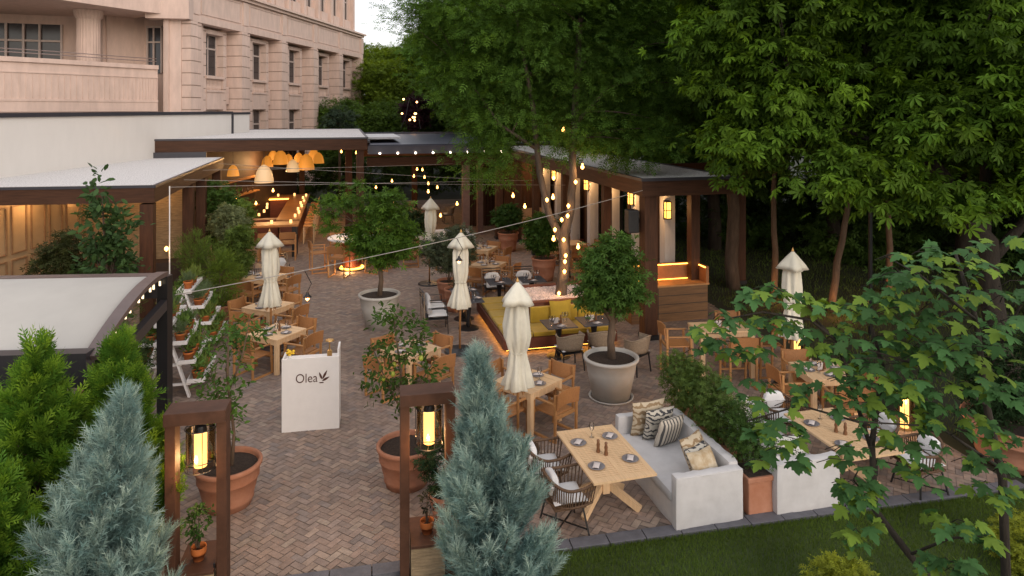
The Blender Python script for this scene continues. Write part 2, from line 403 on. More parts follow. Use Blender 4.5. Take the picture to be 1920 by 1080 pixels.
def leaf_cols(rng, base, cl, nc, var=.22, hue=.25, warm=(1.25,1.1,.6)):
    base = np.array(base); f = 1 + (rng.random(nc)-.5)*2*var; w = rng.random(nc)**2*hue
    C = base[None,:]*f[:,None]; C = C*(1-w[:,None]) + C*np.array(warm)*w[:,None]*1.25
    C = C[cl]; C = C*(1+(rng.random(len(cl))-.5)[:,None]*.5)
    return np.clip(C, .002, 1)
def foliage(name, parent, ells, nc, nl, cs, ls, kind, col, seed, up=1.0, wild=.6, droop=.2, flat=.55, shell=.45, var=.22, hue=.25, mt='leaf', zmin=None):
    rng = np.random.default_rng(seed)
    c, P, od, cl = crown_pts(rng, ells, nc, nl, cs, flat, shell, zmin)
    D, N = leaf_frames(rng, od, up, wild, droop)
    C = leaf_cols(rng, col, cl, nc, var, hue)
    S_ = ls*(.65+.6*rng.random(len(P)))
    return scatter(name, MT[mt], kind, P, D, N, S_, C, parent), c
def limbs(m, trunk, tr, cs, rng, k, r0=.05, n=5):
    idx = rng.choice(len(cs), min(k, len(cs)), replace=False)
    for i in idx:
        p = Vector(cs[i]); best = min(range(len(trunk)), key=lambda j: (Vector(trunk[j])-p).length + max(0, trunk[j][2]-p.z)*1.5)
        a = Vector(trunk[best]); L = (p-a).length
        mid = a.lerp(p, .5) + Vector((rng.normal()*.06*L, rng.normal()*.06*L, .10*L))
        rr = min(r0*(.5+L*.12), tr[best]*.75)
        m.tube(bez(a, mid, p, 6), [rr*(1-.8*t/6) for t in range(7)], n)
def tree(name, label, loc, trunk, tr, ells, nc, nl, cs, ls, kind, col, seed, group=None, nlimb=40, bark='bark', cat='tree', r0=.05, extra=None, **kw):
    root = thing(name, label, cat, loc, 0, group)
    o, c = foliage('crown', root, ells, nc, nl, cs, ls, kind, col, seed, **kw)
    m = M(); rng = np.random.default_rng(seed+1)
    tk = []; rr = []
    for i in range(len(trunk)-1):
        a, b = Vector(trunk[i]), Vector(trunk[i+1])
        for t in range(3): tk.append(a.lerp(b, t/3)); rr.append(tr[i]+(tr[i+1]-tr[i])*t/3)
    tk.append(Vector(trunk[-1])); rr.append(tr[-1])
    tk2 = [p + Vector((rng.normal()*.15*r, rng.normal()*.15*r, 0)) for p, r in zip(tk, rr)]
    m.tube(tk2, rr, 10)
    allk, allr = list(tk2), list(rr)
    for path, rad in (extra or []):
        pk = []; pr = []
        for i in range(len(path)-1):
            a, b = Vector(path[i]), Vector(path[i+1])
            for t in range(3): pk.append(a.lerp(b, t/3)); pr.append(rad[i]+(rad[i+1]-rad[i])*t/3)
        pk.append(Vector(path[-1])); pr.append(rad[-1]); m.tube(pk, pr, 8); allk += pk; allr += pr
    limbs(m, allk, allr, c, rng, nlimb, r0)
    m.build('trunk', MT[bark], root, smooth=True)
    return root
# ================================================================== SETTING: ground, paving, lawn
def struct(o): return tag(o, kind='structure')
struct(M().add([(-400,-60,-.05),(400,-60,-.05),(400,700,-.05),(-400,700,-.05)], [(0,1,2,3)]).build('ground', MT['ground']))
EA = R(11.6); EC, ES = math.cos(EA), math.sin(EA)
def K(a, b, z=0.0): return Vector((a*EC - (b+8.46)*ES, 0, 0)) + Vector((0, a*ES + (b+8.46)*EC, z))   # kerb frame: a along, b away from the camera
struct(M().add([K(-16,0,-.004),K(9.4,0,-.004),K(9.9,34,-.004),K(-16,34,-.004)], [(0,1,2,3)]).build('paving_bed', MT['mortar']))
def pavers():
    rng = np.random.default_rng(3); L, Wd = .20, .10; ang = R(14+45); c, s = math.cos(ang), math.sin(ang)
    P, SX, SY = [], [], []
    ia = range(-330, 360); vs = []
    pal = np.array([1.2,1.25,1.22])*np.array([(.25,.155,.125),(.215,.14,.12),(.29,.20,.16),(.31,.235,.19),(.18,.125,.115),(.14,.115,.125),(.235,.165,.15),(.27,.17,.13)])
    pw = np.array([.19,.17,.16,.10,.13,.07,.10,.08])
    for x in ia:
        for y in ia:
            k = (x-y) % 4
            if k == 0: cx, cy, hx, hy = x+1, y+.5, 1, .5
            elif k == 3: cx, cy, hx, hy = x+.5, y+1, .5, 1
            else: continue
            wx = (cx*c - cy*s)*Wd; wy = (cx*s + cy*c)*Wd + 24
            b = -wx*ES + wy*EC - 8.46; a = wx*EC + wy*ES
            if b < .12 or b > 32 or a < -11 or a > 9.3 + b*.02: continue
            if abs(wx) > wy*.80 + 1.5: continue
            P.append((wx, wy)); SX.append(hx); SY.append(hy)
    P = np.array(P); n = len(P); SX = np.array(SX)*Wd-.0035; SY = np.array(SY)*Wd-.0035
    zt = rng.normal(size=n)*.0012; tx = rng.normal(size=n)*.008; ty = rng.normal(size=n)*.008
    V = np.zeros((n,4,3))
    for i,(a,b) in enumerate(((-1,-1),(1,-1),(1,1),(-1,1))):
        lx = a*SX; ly = b*SY
        V[:,i,0] = P[:,0]+lx*c-ly*s; V[:,i,1] = P[:,1]+lx*s+ly*c; V[:,i,2] = .004+zt+lx*tx+ly*ty
    me = bpy.data.meshes.new('paving'); me.vertices.add(4*n); me.vertices.foreach_set('co', V.astype(np.float32).reshape(-1))
    me.loops.add(4*n); me.loops.foreach_set('vertex_index', np.arange(4*n, dtype=np.int32))
    me.polygons.add(n); me.polygons.foreach_set('loop_start', np.arange(0,4*n,4,dtype=np.int32)); me.polygons.foreach_set('loop_total', np.full(n,4,dtype=np.int32))
    stain = np.ones(n)
    for _ in range(46):
        cx, cy, cr, cd = rng.uniform(-9,9), rng.uniform(8.5,30), rng.uniform(.25,1.3), rng.uniform(-.10,.16)
        stain -= cd*np.exp(-((P[:,0]-cx)**2+(P[:,1]-cy)**2)/cr**2)
    patch = .5+.5*np.sin(P[:,0]*.9+np.sin(P[:,1]*.7)*2)*np.cos(P[:,1]*.6+P[:,0]*.3)
    C = (pal[rng.choice(8, n, p=pw)]*.38+np.array([(.262,.213,.176)])*.62)*(.87+.26*rng.random((n,1)))*(.92+.16*patch[:,None])*stain[:,None]
    cc = np.ones((n,4)); cc[:,:3] = C
    a = me.attributes.new('Col','FLOAT_COLOR','POINT'); a.data.foreach_set('color', np.repeat(cc,4,axis=0).astype(np.float32).reshape(-1))
    me.materials.append(MT['paver']); me.update(calc_edges=True)
    o = bpy.data.objects.new('paving', me); COL.objects.link(o); struct(o)
pavers()
m = M()
a = -12.0
while a < 9.5:
    p, q = a+.006, a+.494
    m.box(K((p+q)/2, -.02, .0), (q-p, .20, .06), rz=EA); a += .5
struct(m.build('kerb', MT['kerb'], bevel=.006))
struct(M().add([K(.6,-.13,-.012),K(40,-.13,-.012),K(40,-9,-.012),K(.6,-9,-.012)], [(0,3,2,1)]).build('lawn', MT['lawn']))
def grass(name, fn, n, seed, h=.045):
    rng = np.random.default_rng(seed); P = fn(rng, n); n = len(P)
    D = np.stack([rng.normal(size=n)*.35, rng.normal(size=n)*.35, np.ones(n)], 1); N = rng.normal(size=(n,3)); N[:,2] = .2
    g = .5+.5*np.sin(P[:,0]*2.3+P[:,1]*1.1)*np.cos(P[:,1]*2.9-P[:,0])
    C = np.array([(.085,.155,.022)])*(1-g[:,None]*.35) + rng.random((n,1))*np.array([(.035,.03,.004)])
    tag(scatter(name, MT['grassm'], 'blade', P, D, N, h*(.6+.8*rng.random(n)), C), kind='stuff')
def g1(rng, n):
    a = .7+rng.random(n)*9.0; b = -.14-rng.random(n)**1.3*4.2; x = np.stack([a*EC-(b+8.46)*ES, a*ES+(b+8.46)*EC, np.full(n,-.01)],1); return x
grass('grass', g1, 150000, 11)
def g2(rng, n):
    a = rng.random(n)*16; b = rng.random(n)*28; x = K(9.9,0); return np.stack([x.x+a*EC-b*ES-.0, x.y+a*ES+b*EC, np.full(n,-.045)],1)
grass('garden_grass', g2, 60000, 12, .09)

# ================================================================== HOTEL (far left)
hotel = thing('hotel_building', 'pink stone hotel with tall windows, pilasters and a curved balcony, behind the restaurant', 'building', (-16.2, 37.7, 0))
HR = math.atan2(.993, .119) - math.pi/2      # local +y runs along the facade, +x faces the terrace
hotel.rotation_euler.z = HR
BW = 5.07; S0, S1 = -3.6, 22.75
m = M()                                                                    # wall behind, with openings left by building it in strips
OP = [(k*BW-.85, k*BW+.85) for k in range(0, 5)]
def wallstrips(m, z0, z1, holes, x=(-.80, -.6)):
    y = S0
    for a, b in holes:
        m.bx(x[0], x[1], y, a, z0, z1); y = b
    m.bx(x[0], x[1], y, S1, z0, z1)
wallstrips(m, 0, 3.0, []); wallstrips(m, 3.0, 5.55, OP); wallstrips(m, 5.55, 7.4, []); wallstrips(m, 7.4, 9.75, OP); wallstrips(m, 9.75, 12.3, [])
OP2 = [(c-.55, c+.55) for k in range(-2, 10) for c in [k*BW/2+.6] if S0+.8 < c < S1-.8]
wallstrips(m, 12.3, 13.2, []); wallstrips(m, 13.2, 15.6, OP2); wallstrips(m, 15.6, 17.0, []); wallstrips(m, 17.0, 19.4, OP2); wallstrips(m, 19.4, 21, [])
m.bx(-14, -.8, S1-.4, S1, 0, 21); m.bx(-14, -.8, S0, S1, 20.8, 21.1)
m.build('wall', MT['stone'], hotel)
for k in range(-1, 6):                                                     # giant pilasters with ashlar joints
    for dy, w, p in ((-.42,.62,.55),(.28,.46,.38)):
        y = k*BW - BW/2 + dy
        if y < S0+.3 or y > S1-.2: continue
        z = 0; m = M()
        while z < 10.1:
            h = min(.62, 10.1-z); m.bx(-.6, p-.15, y-w/2, y+w/2, z+.024, z+h-.024); z += .62
        o = m.build('pilaster', MT['stone'], hotel)
        M().bx(-.59, p-.175, y-w/2+.02, y+w/2-.02, 0, 10.09).build('mortar_joint', MT['stone_d'], o)
for k in range(0, 5):                                                      # raised window surrounds
    y = k*BW; m = M(); j = M()
    for sgn in (-1, 1):
        z = 3.0
        while z < 9.9:
            m.bx(-.6, -.22, y+sgn*.87, y+sgn*1.2, z+.022, min(z+.598, 9.95)); z += .62
        j.bx(-.6, -.24, y+sgn*.885, y+sgn*1.185, 3.0, 9.93)
    m.bx(-.6, -.22, y-.85, y+.85, 9.72, 9.95)
    m.bx(-.6, -.20, y-.85, y+.85, 5.6, 6.55); m.bx(-.6, -.14, y-.92, y+.92, 6.55, 6.65); m.bx(-.6, -.14, y-.92, y+.92, 7.28, 7.42)
    m.bx(-.6, -.30, y+1.22, y+1.6, 5.9, 6.9); m.bx(-.6, -.30, y-1.6, y-1.22, 5.9, 6.9)
    o = m.build('window_surround', MT['stone'], hotel); j.build('mortar_joint', MT['stone_d'], o)
m = M()                                                                    # frieze band and cornices
m.bx(-.6, .30, S0, S1+.15, 10.1, 10.45); m.bx(-.6, .20, S0, S1+.1, 10.45, 11.9); m.bx(-.6, .38, S0, S1+.2, 11.9, 12.08); m.bx(-.6, .55, S0, S1+.35, 12.08, 12.22)
for k in range(0, 6):
    y = k*BW - BW/2; m.bx(.2, .27, y-.32, y+.32, 10.5, 11.85)
    if k < 5:
        for a, b, c, d in ((y+.5,y+BW-.5,10.58,10.63),(y+.5,y+BW-.5,11.72,11.77),(y+.5,y+.55,10.63,11.72),(y+BW-.55,y+BW-.5,10.63,11.72)): m.bx(.2,.24,max(a,S0),b,c,d)
m.build('frieze', MT['stone'], hotel)
m = M()
for k in range(-3, 11):
    y = k*BW/2 - BW/4 + .6
    if S0 < y < S1-.2:
        for z0, z1 in ((12.3, 20.6),): m.bx(-.6,-.15,y-.42,y-.1,z0,z1); m.bx(-.6,-.3,y+.05,y+.32,z0,z1)
for (a, b) in OP2:
    m.bx(-.6,-.35,a-.1,b+.1,12.5,13.2); m.bx(-.6,-.4,a-.15,b+.15,15.6,15.8); m.bx(-.6,-.4,a,b,16.0,16.8)
m.build('upper_pilaster', MT['stone'], hotel)
def win(y, z0, z1, w):
    f = M(); x0, x1 = -.72, -.63
    f.bx(x0,x1,y-w/2,y-w/2+.07,z0,z1); f.bx(x0,x1,y+w/2-.07,y+w/2,z0,z1); f.bx(x0,x1,y-w/2+.07,y+w/2-.07,z0,z0+.07); f.bx(x0,x1,y-w/2+.07,y+w/2-.07,z1-.07,z1)
    f.bx(x0,x1+.01,y-w/2+.07,y+w/2-.07,z0+(z1-z0)*.64,z0+(z1-z0)*.64+.09); f.bx(x0,x1,y-.04,y+.04,z0+.07,z1-.07)
    o = f.build('window', MT['winframe'], hotel); M().bx(-.69,-.67,y-w/2+.06,y+w/2-.06,z0+.06,z1-.06).build('pane', MT['glassd'], o)
for k in range(0, 5):
    win(k*BW, 7.42, 9.75, 1.7); win(k*BW, 3.0, 5.55, 1.7)
    if k >= 0:
        b = M()
        for j in range(11):
            y = k*BW-.70+j*.14
            b.lathe([(.035,6.65),(.055,6.8),(.03,7.0),(.045,7.2),(.04,7.28)], 6, (-.34,y,0))
        b.build('balustrade', MT['stone'], hotel)
for (a, b_) in OP2: win((a+b_)/2, 13.2, 15.6, 1.1); win((a+b_)/2, 17.0, 19.4, 1.1)
# curved bay at the near end: balcony, soffit, fluted column, recessed wall
def hl(x, y): return Vector((x, y, 0)) - Vector((-16.2, 37.7, 0))
def tohl(x, y):
    d = hl(x, y); c, s = math.cos(-HR), math.sin(-HR); return (d.x*c - d.y*s, d.x*s + d.y*c)
curve = [(-24.5,25.2),(-22.6,26.6),(-21.1,28.2),(-20.0,29.9),(-19.1,31.8),(-18.3,33.4),(-17.75,34.2)]
cv = []
for i in range(len(curve)-1):
    for t in range(4):
        a = curve[max(i-1,0)]; b = curve[i]; c = curve[i+1]; d = curve[min(i+2,len(curve)-1)]; u = t/4
        cv.append(tuple(.5*((2*b[j])+(-a[j]+c[j])*u+(2*a[j]-5*b[j]+4*c[j]-d[j])*u*u+(-a[j]+3*b[j]-3*c[j]+d[j])*u**3) for j in (0,1)))
cv.append(curve[-1]); cvl = [Vector((*tohl(*p), 0)) for p in cv]
def ribbon(m, off0, off1, z0, z1, pts=cvl):
    n = len(pts); vs = []
    for i, p in enumerate(pts):
        t = (pts[min(i+1,n-1)] - pts[max(i-1,0)]).normalized(); nn = Vector((t.y, -t.x, 0))
        for o, z in ((off0,z0),(off1,z0),(off1,z1),(off0,z1)): vs.append((p.x+nn.x*o, p.y+nn.y*o, z))
    fs = []
    for i in range(n-1):
        for j in range(4): fs.append((i*4+j, i*4+(j+1)%4, (i+1)*4+(j+1)%4, (i+1)*4+j)[::-1])
    fs += [(0,1,2,3), tuple((n-1)*4+j for j in (3,2,1,0))]
    m.add(vs, fs)
m = M(); ribbon(m, -3.2, .02, 5.5, 5.95); ribbon(m, -.25, 0, 5.95, 7.6); ribbon(m, -.32, .10, 7.6, 7.8); ribbon(m, 0, .05, 5.95, 6.05); ribbon(m, 0, .04, 7.15, 7.2)
n = len(cvl)
for i in range(1, 4*n-4, 2):
    a = cvl[i//4]; b = cvl[i//4+1]; p = a.lerp(b, (i%4)/4); t = (b-a).normalized(); nn = Vector((t.y,-t.x,0))
    m.box(p+nn*.012+Vector((0,0,6.6)), (.03,.035,1.06), rz=math.atan2(nn.y,nn.x))
m.build('balcony', MT['stone'], hotel)
m = M(); n = len(cvl)
for h in (8.0, 8.14):
    pts = []
    for i, p in enumerate(cvl):
        t = (cvl[min(i+1,n-1)]-cvl[max(i-1,0)]).normalized(); nn = Vector((t.y,-t.x,0)); pts.append(p-nn*.15+Vector((0,0,h)))
    m.tube(pts, .022, 5)
m.build('balcony_rail', mat('rail_steel', (.35,.28,.26), .3, .1, metal=.5), hotel)
m = M(); ribbon(m, -9, .5, 10.35, 12.2); ribbon(m, -4.2, .65, 12.2, 12.35); ribbon(m, -3.6, -.1, 13.2, 21)
m.build('curved_frieze', MT['stone'], hotel)
m = M(); cpos = Vector((*tohl(-20.35, 32.8), 0))
m.lathe([(.62,5.9),(.62,6.1),(.52,6.2),(.50,9.9),(.6,10.05),(.65,10.34)], 48, cpos, fn=lambda a, z: 1-.045*abs(math.sin(a*12)))
m.build('column', MT['stone'], hotel)
m = M()                                                                    # recessed wall behind the balcony
def wl(p, q, z0, z1, th=.3, m=m):
    a = Vector((*tohl(*p),0)); b = Vector((*tohl(*q),0)); d = b-a
    m.box((a+b)/2+Vector((0,0,(z0+z1)/2)), (d.length, th, z1-z0), rz=math.atan2(d.y,d.x))
wl((-27,33.5),(-22.9,34.9),5.9,7.3); wl((-22.9,34.9),(-22.0,35.2),5.9,10.4); wl((-27,33.5),(-22.9,34.9),9.9,10.4)
wl((-22.0,35.2),(-20.6,34.6),5.9,10.4); wl((-20.6,34.6),(-19.6,36.4),5.9,13); wl((-19.6,36.4),(-16.4,36.1),0,13.5); wl((-17.55,34.55),(-16.7,34.65),0,10.1,.5)
wl((-18.2,34.15),(-16.2,34.5),10.12,12.2,.9); wl((-18.3,34.3),(-16.4,34.7),12.2,21,.6)
wl((-30,30),(-19,38),0,5.5,.4)
m.build('bay_wall', MT['stone'], hotel)
m = M(); wl((-27,33.45),(-22.9,34.85),7.3,9.9,.06,m); o = m.build('bay_window', MT['glassd'], hotel)
m = M()
for t in (0,.2,.45,.62,.78,1): p = Vector((-27,33.32)).lerp(Vector((-22.9,34.72)), t); a = tohl(*p); m.box((a[0],a[1],8.6),(.1,.14,2.6), rz=.3-HR)
wl((-27,33.32),(-22.9,34.72),9.0,9.1,.1,m); wl((-27,33.32),(-22.9,34.72),7.3,7.4,.1,m)
m.build('frame', MT['winframe'], o)
m = M(); wl((-19.25,36.15),(-18.5,36.07),7.5,9.9,.06,m); o = m.build('bay_window', MT['glassd'], hotel)
m = M()
for t in (0,.45,1): p = Vector((-19.27,36.08)).lerp(Vector((-18.48,36.0)), t); a = tohl(*p); m.box((a[0],a[1],8.7),(.07,.09,2.4), rz=-.1-HR)
wl((-19.25,36.06),(-18.5,35.98),9.1,9.18,.09,m); wl((-19.3,36.06),(-18.45,35.98),9.9,10.0,.14,m); m.build('frame', MT['winframe'], o)

# ================================================================== WHITE GARDEN WALL
ww = thing('white_wall', 'long white rendered wall with dark capping, in front of the hotel', 'wall', (-13.75, 14.0, 0), R(-1.7))
M().bx(-.3, 0, -4, 18.2, 0, 5.38).bx(-.3, 0, 18.24, 20.2, 0, 5.36).build('wall_panel', MT['wallw'], ww)
M().bx(-.36, .06, -4, 18.2, 5.38, 5.50).bx(-.36, .05, 18.24, 20.2, 5.36, 5.46).bx(-.02,.06,18.15,18.27,3.0,5.4).build('capping', MT['flash'], ww)

# ================================================================== RESTAURANT PAVILION (grid aligned)
pav = thing('restaurant_pavilion', 'dark timber open restaurant pavilion with flat white gravel roofs around the terrace', 'building', (0,0,0), YAW)
def slab(name, u0, u1, v0, v1, zt, th, par=pav):
    """roof: timber fascia ring, dark flashing lip, gravel bed, soffit"""
    r = M().bx(u0,u1,v0,v0+.14,zt-th,zt-.05).bx(u0,u1,v1-.14,v1,zt-th,zt-.05).bx(u0,u0+.14,v0+.14,v1-.14,zt-th,zt-.05).bx(u1-.14,u1,v0+.14,v1-.14,zt-th,zt-.05)
    r.bx(u0+.14,u1-.14,v0+.14,v1-.14,zt-th+.04,zt-.09)
    o = r.build(name, MT['timber_h'], par)
    M().bx(u0-.03,u1+.03,v0-.03,v0+.05,zt-.05,zt+.02).bx(u0-.03,u1+.03,v1-.05,v1+.03,zt-.05,zt+.02).bx(u0-.03,u0+.05,v0+.05,v1-.05,zt-.05,zt+.02).bx(u1-.05,u1+.03,v0+.05,v1-.05,zt-.05,zt+.02).build('flashing', MT['flash'], o)
    M().bx(u0+.05,u1-.05,v0+.05,v1-.05,zt-.08,zt-.004).build('gravel_bed', MT['gravel'], o)
    return o
slab('roof', -7.9, 1.0, 28.1, 41.0, 4.46, .48)
slab('roof', 7.0, 9.55, 15.15, 30.5, 3.92, .42)
def skew_roof():
    P = [(-10.4,18.75),(-4.4,18.12),(-4.4,28.05),(-10.4,28.05)]
    def sh(d): return [(-10.4-d,18.75-d),(-4.4+d,18.12-d),(-4.4+d,28.05+d*0),(-10.4-d,28.05)]
    o = M().prism(sh(0),3.34,3.70).build('roof', MT['timber_h'], pav)
    M().prism(sh(.03),3.701,3.765).build('flashing', MT['flash'], o); M().prism(sh(-.05),3.70,3.770).build('gravel_bed', MT['gravel'], o)
skew_roof()
slab('roof', 6.95, 9.55, 30.55, 40.0, 4.05, .42)
M().bx(-8.1,-5.0,28.0,28.09,3.72,3.98).build('gutter_box', MT['flash'], pav)
# middle bay: navy louvres, fascia, lower beam
m = M(); v = 28.5
while v < 39: m.box((4.0, v, 4.16), (5.9, .42, .05), rx=R(7)); v += .46
m.build('louvre_roof', MT['navy'], pav)
M().bx(1.02,6.98,28.2,28.36,3.78,4.12).bx(1.02,6.98,39.2,39.4,3.85,4.3).bx(1.02,1.12,28.36,39.2,4.24,4.34).build('louvre_frame', MT['navy'], pav)
for q in ((28.9,29.1,3.22,3.60),(34.0,34.2,3.3,3.6),(38.9,39.1,3.3,3.7)): M().bx(1.02,6.98,*q).build('beam', MT['timber_h'], pav)
M().bx(.9,2.4,29.0,33.0,4.36,4.44).build('roof_light', mat('roof_sheet',(.55,.55,.56),.4), pav)
def post(u, v, zt, w=.30, d=.30, mt='timber', z0=0):
    M().bx(u-w/2,u+w/2,v-d/2,v+d/2,z0+.12,zt).build('post', MT[mt], pav, bevel=.01)
    if z0 == 0: M().bx(u-w/2-.02,u+w/2+.02,v-d/2-.02,v+d/2+.02,0,.12).build('post_base', MT['black'], pav)
for (u,v,zt) in [(-4.6,18.35,3.3),(-4.6,22.9,3.3),(-4.6,24.9,3.3),(-4.6,27.85,3.3),(-7.6,28.35,3.98),(.72,28.35,3.98),(.3,31.5,3.98),(6.6,28.8,3.22),(-2.2,40.6,3.98),(1,40.6,3.98),(4,39,3.3)]: post(u,v,zt)
post(7.28, 15.4, 3.5, .34, .34)
for v_ in (18.05,21.7,25.3,28.0): post(7.25, v_, 3.5, .24, .24)
for k in range(0, 7): post(9.35, 16.95+k*2.03, 3.5, .26, .26)
post(12.35, 19.55, 3.9, .42, .3)
M().bx(9.56,12.6,19.45,19.65,3.5,3.9).build('beam', MT['timber_h'], pav)
for k in range(0, 7):                                                      # white boarded pillars with a lantern each
    v = 17.9+2.0*k
    M().bx(9.05-.16,9.05+.16,v-.16,v+.16,0,3.5).build('pillar', MT['pillar'], pav)
# inner walls
def iw(x0,y0,x1,y1,z0,z1,th,name,mt):
    a = Vector((x0*CA+y0*SA, -x0*SA+y0*CA, 0)); b = Vector((x1*CA+y1*SA, -x1*SA+y1*CA, 0)); d = b-a
    return M().box((a+b)/2+Vector((0,0,(z0+z1)/2)), (d.length, th, z1-z0), rz=math.atan2(d.y,d.x)).build(name, MT[mt], pav)
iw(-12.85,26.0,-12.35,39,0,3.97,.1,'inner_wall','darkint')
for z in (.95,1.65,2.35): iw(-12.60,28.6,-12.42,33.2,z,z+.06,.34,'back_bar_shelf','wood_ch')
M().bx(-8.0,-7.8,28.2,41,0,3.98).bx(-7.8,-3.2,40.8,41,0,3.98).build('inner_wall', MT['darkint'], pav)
M().bx(9.45,9.55,24.5,40,0,3.55).bx(5.6,9.4,32.2,32.35,0,3.2).bx(7.2,9.4,30.3,30.4,0,3.5).build('slatted_wall', MT['timber'], pav)
m = M(); v = 24.6
while v < 32: m.bx(9.40,9.448,v,v+.07,0,3.5); v += .16
u = 5.7
while u < 9.3: m.bx(u,u+.07,32.14,32.198,0,3.2); u += .16
m.build('wall_slats', MT['timber_h'], pav)
M().bx(5.0,5.3,28.7,29.0,0,3.22).bx(5.9,6.15,30,30.3,0,3.2).build('pillar', mat('brown_clad_pillar',(.16,.09,.07),.7), pav)
# porch walls (left)
def wv(x, y): return (x*CA+y*SA, -x*SA+y*CA)
PX0, PX1 = -13.58, -13.26                                                  # the panelled wall lines the garden wall below the porch roof
def pxy(y): return PX0 + (PX1-PX0)*(y-14.5)/11.0
o = iw(pxy(14.5), 14.5, pxy(25.5), 25.5, 0, 3.33, .06, 'panelled_wall', 'panel')
m = M()
def strip(y0, y1, z0, z1):
    a = Vector((*wv(pxy(y0)+.045, y0), 0)); b = Vector((*wv(pxy(y1)+.045, y1), 0)); d = b-a; m.box((a+b)/2+Vector((0,0,(z0+z1)/2)), (d.length, .05, z1-z0), rz=math.atan2(d.y,d.x))
y = 14.6
while y < 25.2:
    for z0, z1 in ((.2,1.55),(1.7,3.0)):
        strip(y+.10,y+.14,z0,z1); strip(y+.62,y+.66,z0,z1); strip(y+.14,y+.62,z0,z0+.035); strip(y+.14,y+.62,z1-.035,z1)
    y += .72
m.build('panel_mould', mat('panel_mould',(.27,.17,.095),.6), o)
M().bx(-8.9,-4.78,24.3,24.5,0,3.3).build('stone_wall', MT['stoneclad'], pav)
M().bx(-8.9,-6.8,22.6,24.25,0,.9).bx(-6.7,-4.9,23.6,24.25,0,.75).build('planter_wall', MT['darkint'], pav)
for u, v, e in ((-8.2,19.3,13),(-8.0,21.3,20),(-7.9,23.2,22),(-5.8,23.6,14)): point(W(u,v,3.05), e, .10)
for u, v in ((-8.4,19.3),(-8.4,20.7),(-8.4,22.1),(-8.4,23.5)):
    l = M().lathe([(.06,3.30),(.06,3.24),(.03,3.22)],10,(u,v,0)).build('downlight', MT['e_bulb'], pav)
# spotlights under the louvre fascia
sp = M()
for i in range(8):
    o = M().lathe([(.0,-.03),(.035,-.02),(.04,.02),(.02,.05)],8,(1.5+i*.72,28.16,3.80)).build('spotlight', emit('spot',(1,.85,.65),6) if i==0 else bpy.data.materials['spot'], pav)
# wall lanterns on the pillars
wlp = thing('wall_lantern', 'x', 'wall lantern')
M().bx(-.02,.02,-.09,.09,-.27,.27).build('back_plate', MT['black'], wlp)
M().bx(-.13,-.02,-.07,.07,-.22,.22).build('lamp_shade', MT['e_sconce'], wlp)
mm = M()
for x in (-.14,-.02):
    for y in (-.08,.08): mm.bx(x-.01,x+.01,y-.01,y+.01,-.25,.25)
for z in (-.24,0,.24): mm.bx(-.15,-.02,-.085,.085,z-.01,z+.01)
mm.build('cage', MT['black'], wlp)
wl_ = Proto(wlp)
desc = ['nearest, above the lit ledge', 'second nearest, behind the corner post', 'third from the corner', 'fourth from the corner', 'fifth from the corner', 'second farthest', 'farthest one']
for k in range(7):
    v = 17.9+2.0*k
    if k == 0: p, rz = W(8.93, v-.18, 2.75), YAW+R(90)
    else: p, rz = W(8.87, v, 2.85), YAW
    wl_.put(p, rz, 'yellow lit wall lantern on a white pillar, ' + desc[k], 'wall lanterns on the pavilion pillars')
    point(W(8.62, v-.35, 2.85), 14, .06)
# speaker on the corner post
sb = thing('loudspeaker', 'black loudspeaker box mounted on the timber corner post', 'loudspeaker', W(6.95, 15.6, 2.85), YAW)
M().bx(-.16,.12,-.14,.14,-.28,.28).build('cabinet', MT['spk'], sb, bevel=.02); M().bx(.12,.2,-.04,.04,-.05,.05).build('bracket', MT['black'], sb)
M().bx(-.13,.09,-.152,-.14,-.25,.25).build('grille', mat('grille',(.03,.03,.03),.9), sb)
# high roof trees lit by bulbs behind the roof: see string lights

# ================================================================== DARK PERGOLA WITH WHITE AWNING (left foreground)
pg = thing('awning_pergola', 'black metal pergola with white sloping fabric awning and curved side rail', 'awning', (0,0,0), 0)
PA = Vector((-5.52, 10.85, 0)); PD = Vector((.125, -1, 0)).normalized()*2.35; PB = PA + PD; LU = Vector((-1, -.075, 0)).normalized()
B0 = PB + Vector((.02,0,0))
M().beam(PA+Vector((.0,0,0)), PA+Vector((0,0,2.96)), .17, .17).build('pergola_post', MT['black'], pg)
M().beam(B0, B0+Vector((0,0,2.30)), .17, .17).build('pergola_post', MT['black'], pg)
M().beam(PA+LU*8+Vector((0,0,2.78)), PA+Vector((0,0,2.78))+LU*.08, .16, .32).build('rear_beam', MT['frame_dk'], pg)
M().beam(PA+LU*8+Vector((0,0,2.96)), PA+Vector((0,0,2.96)), .20, .04).build('rear_beam_cap', MT['arch'], pg)
M().beam(B0+LU*8+Vector((0,0,2.38)), B0+Vector((0,0,2.38))+LU*.05, .2, .42).build('front_beam', MT['frame_dk'], pg)
M().beam(PA+PD*.03+Vector((.02,0,2.52)), B0+Vector((.02,.05,2.22)), .10, .16).build('side_brace', MT['frame_dk'], pg)
arc = bez(PA+Vector((-.02,-.02,2.99)), PA.lerp(B0,.42)+Vector((-.02,0,3.12)), B0+Vector((-.05,0,2.50)), 16)
m = M()
for i in range(16):
    m.beam(arc[i], arc[i+1].lerp(arc[i], -.03), .17, .07)
m.build('curved_rail', MT['arch'], pg)
m = M()
for i in range(16): m.beam(arc[i]-Vector((.05,0,.06)), arc[i+1].lerp(arc[i],-.03)-Vector((.05,0,.06)), .05, .06)
m.build('rail_lip', MT['frame_dk'], pg)
vs = []; n = len(arc)
for p in arc:
    q = Vector((p.x-.08, p.y, p.z-.03)); vs += [q, q + LU*7.6]
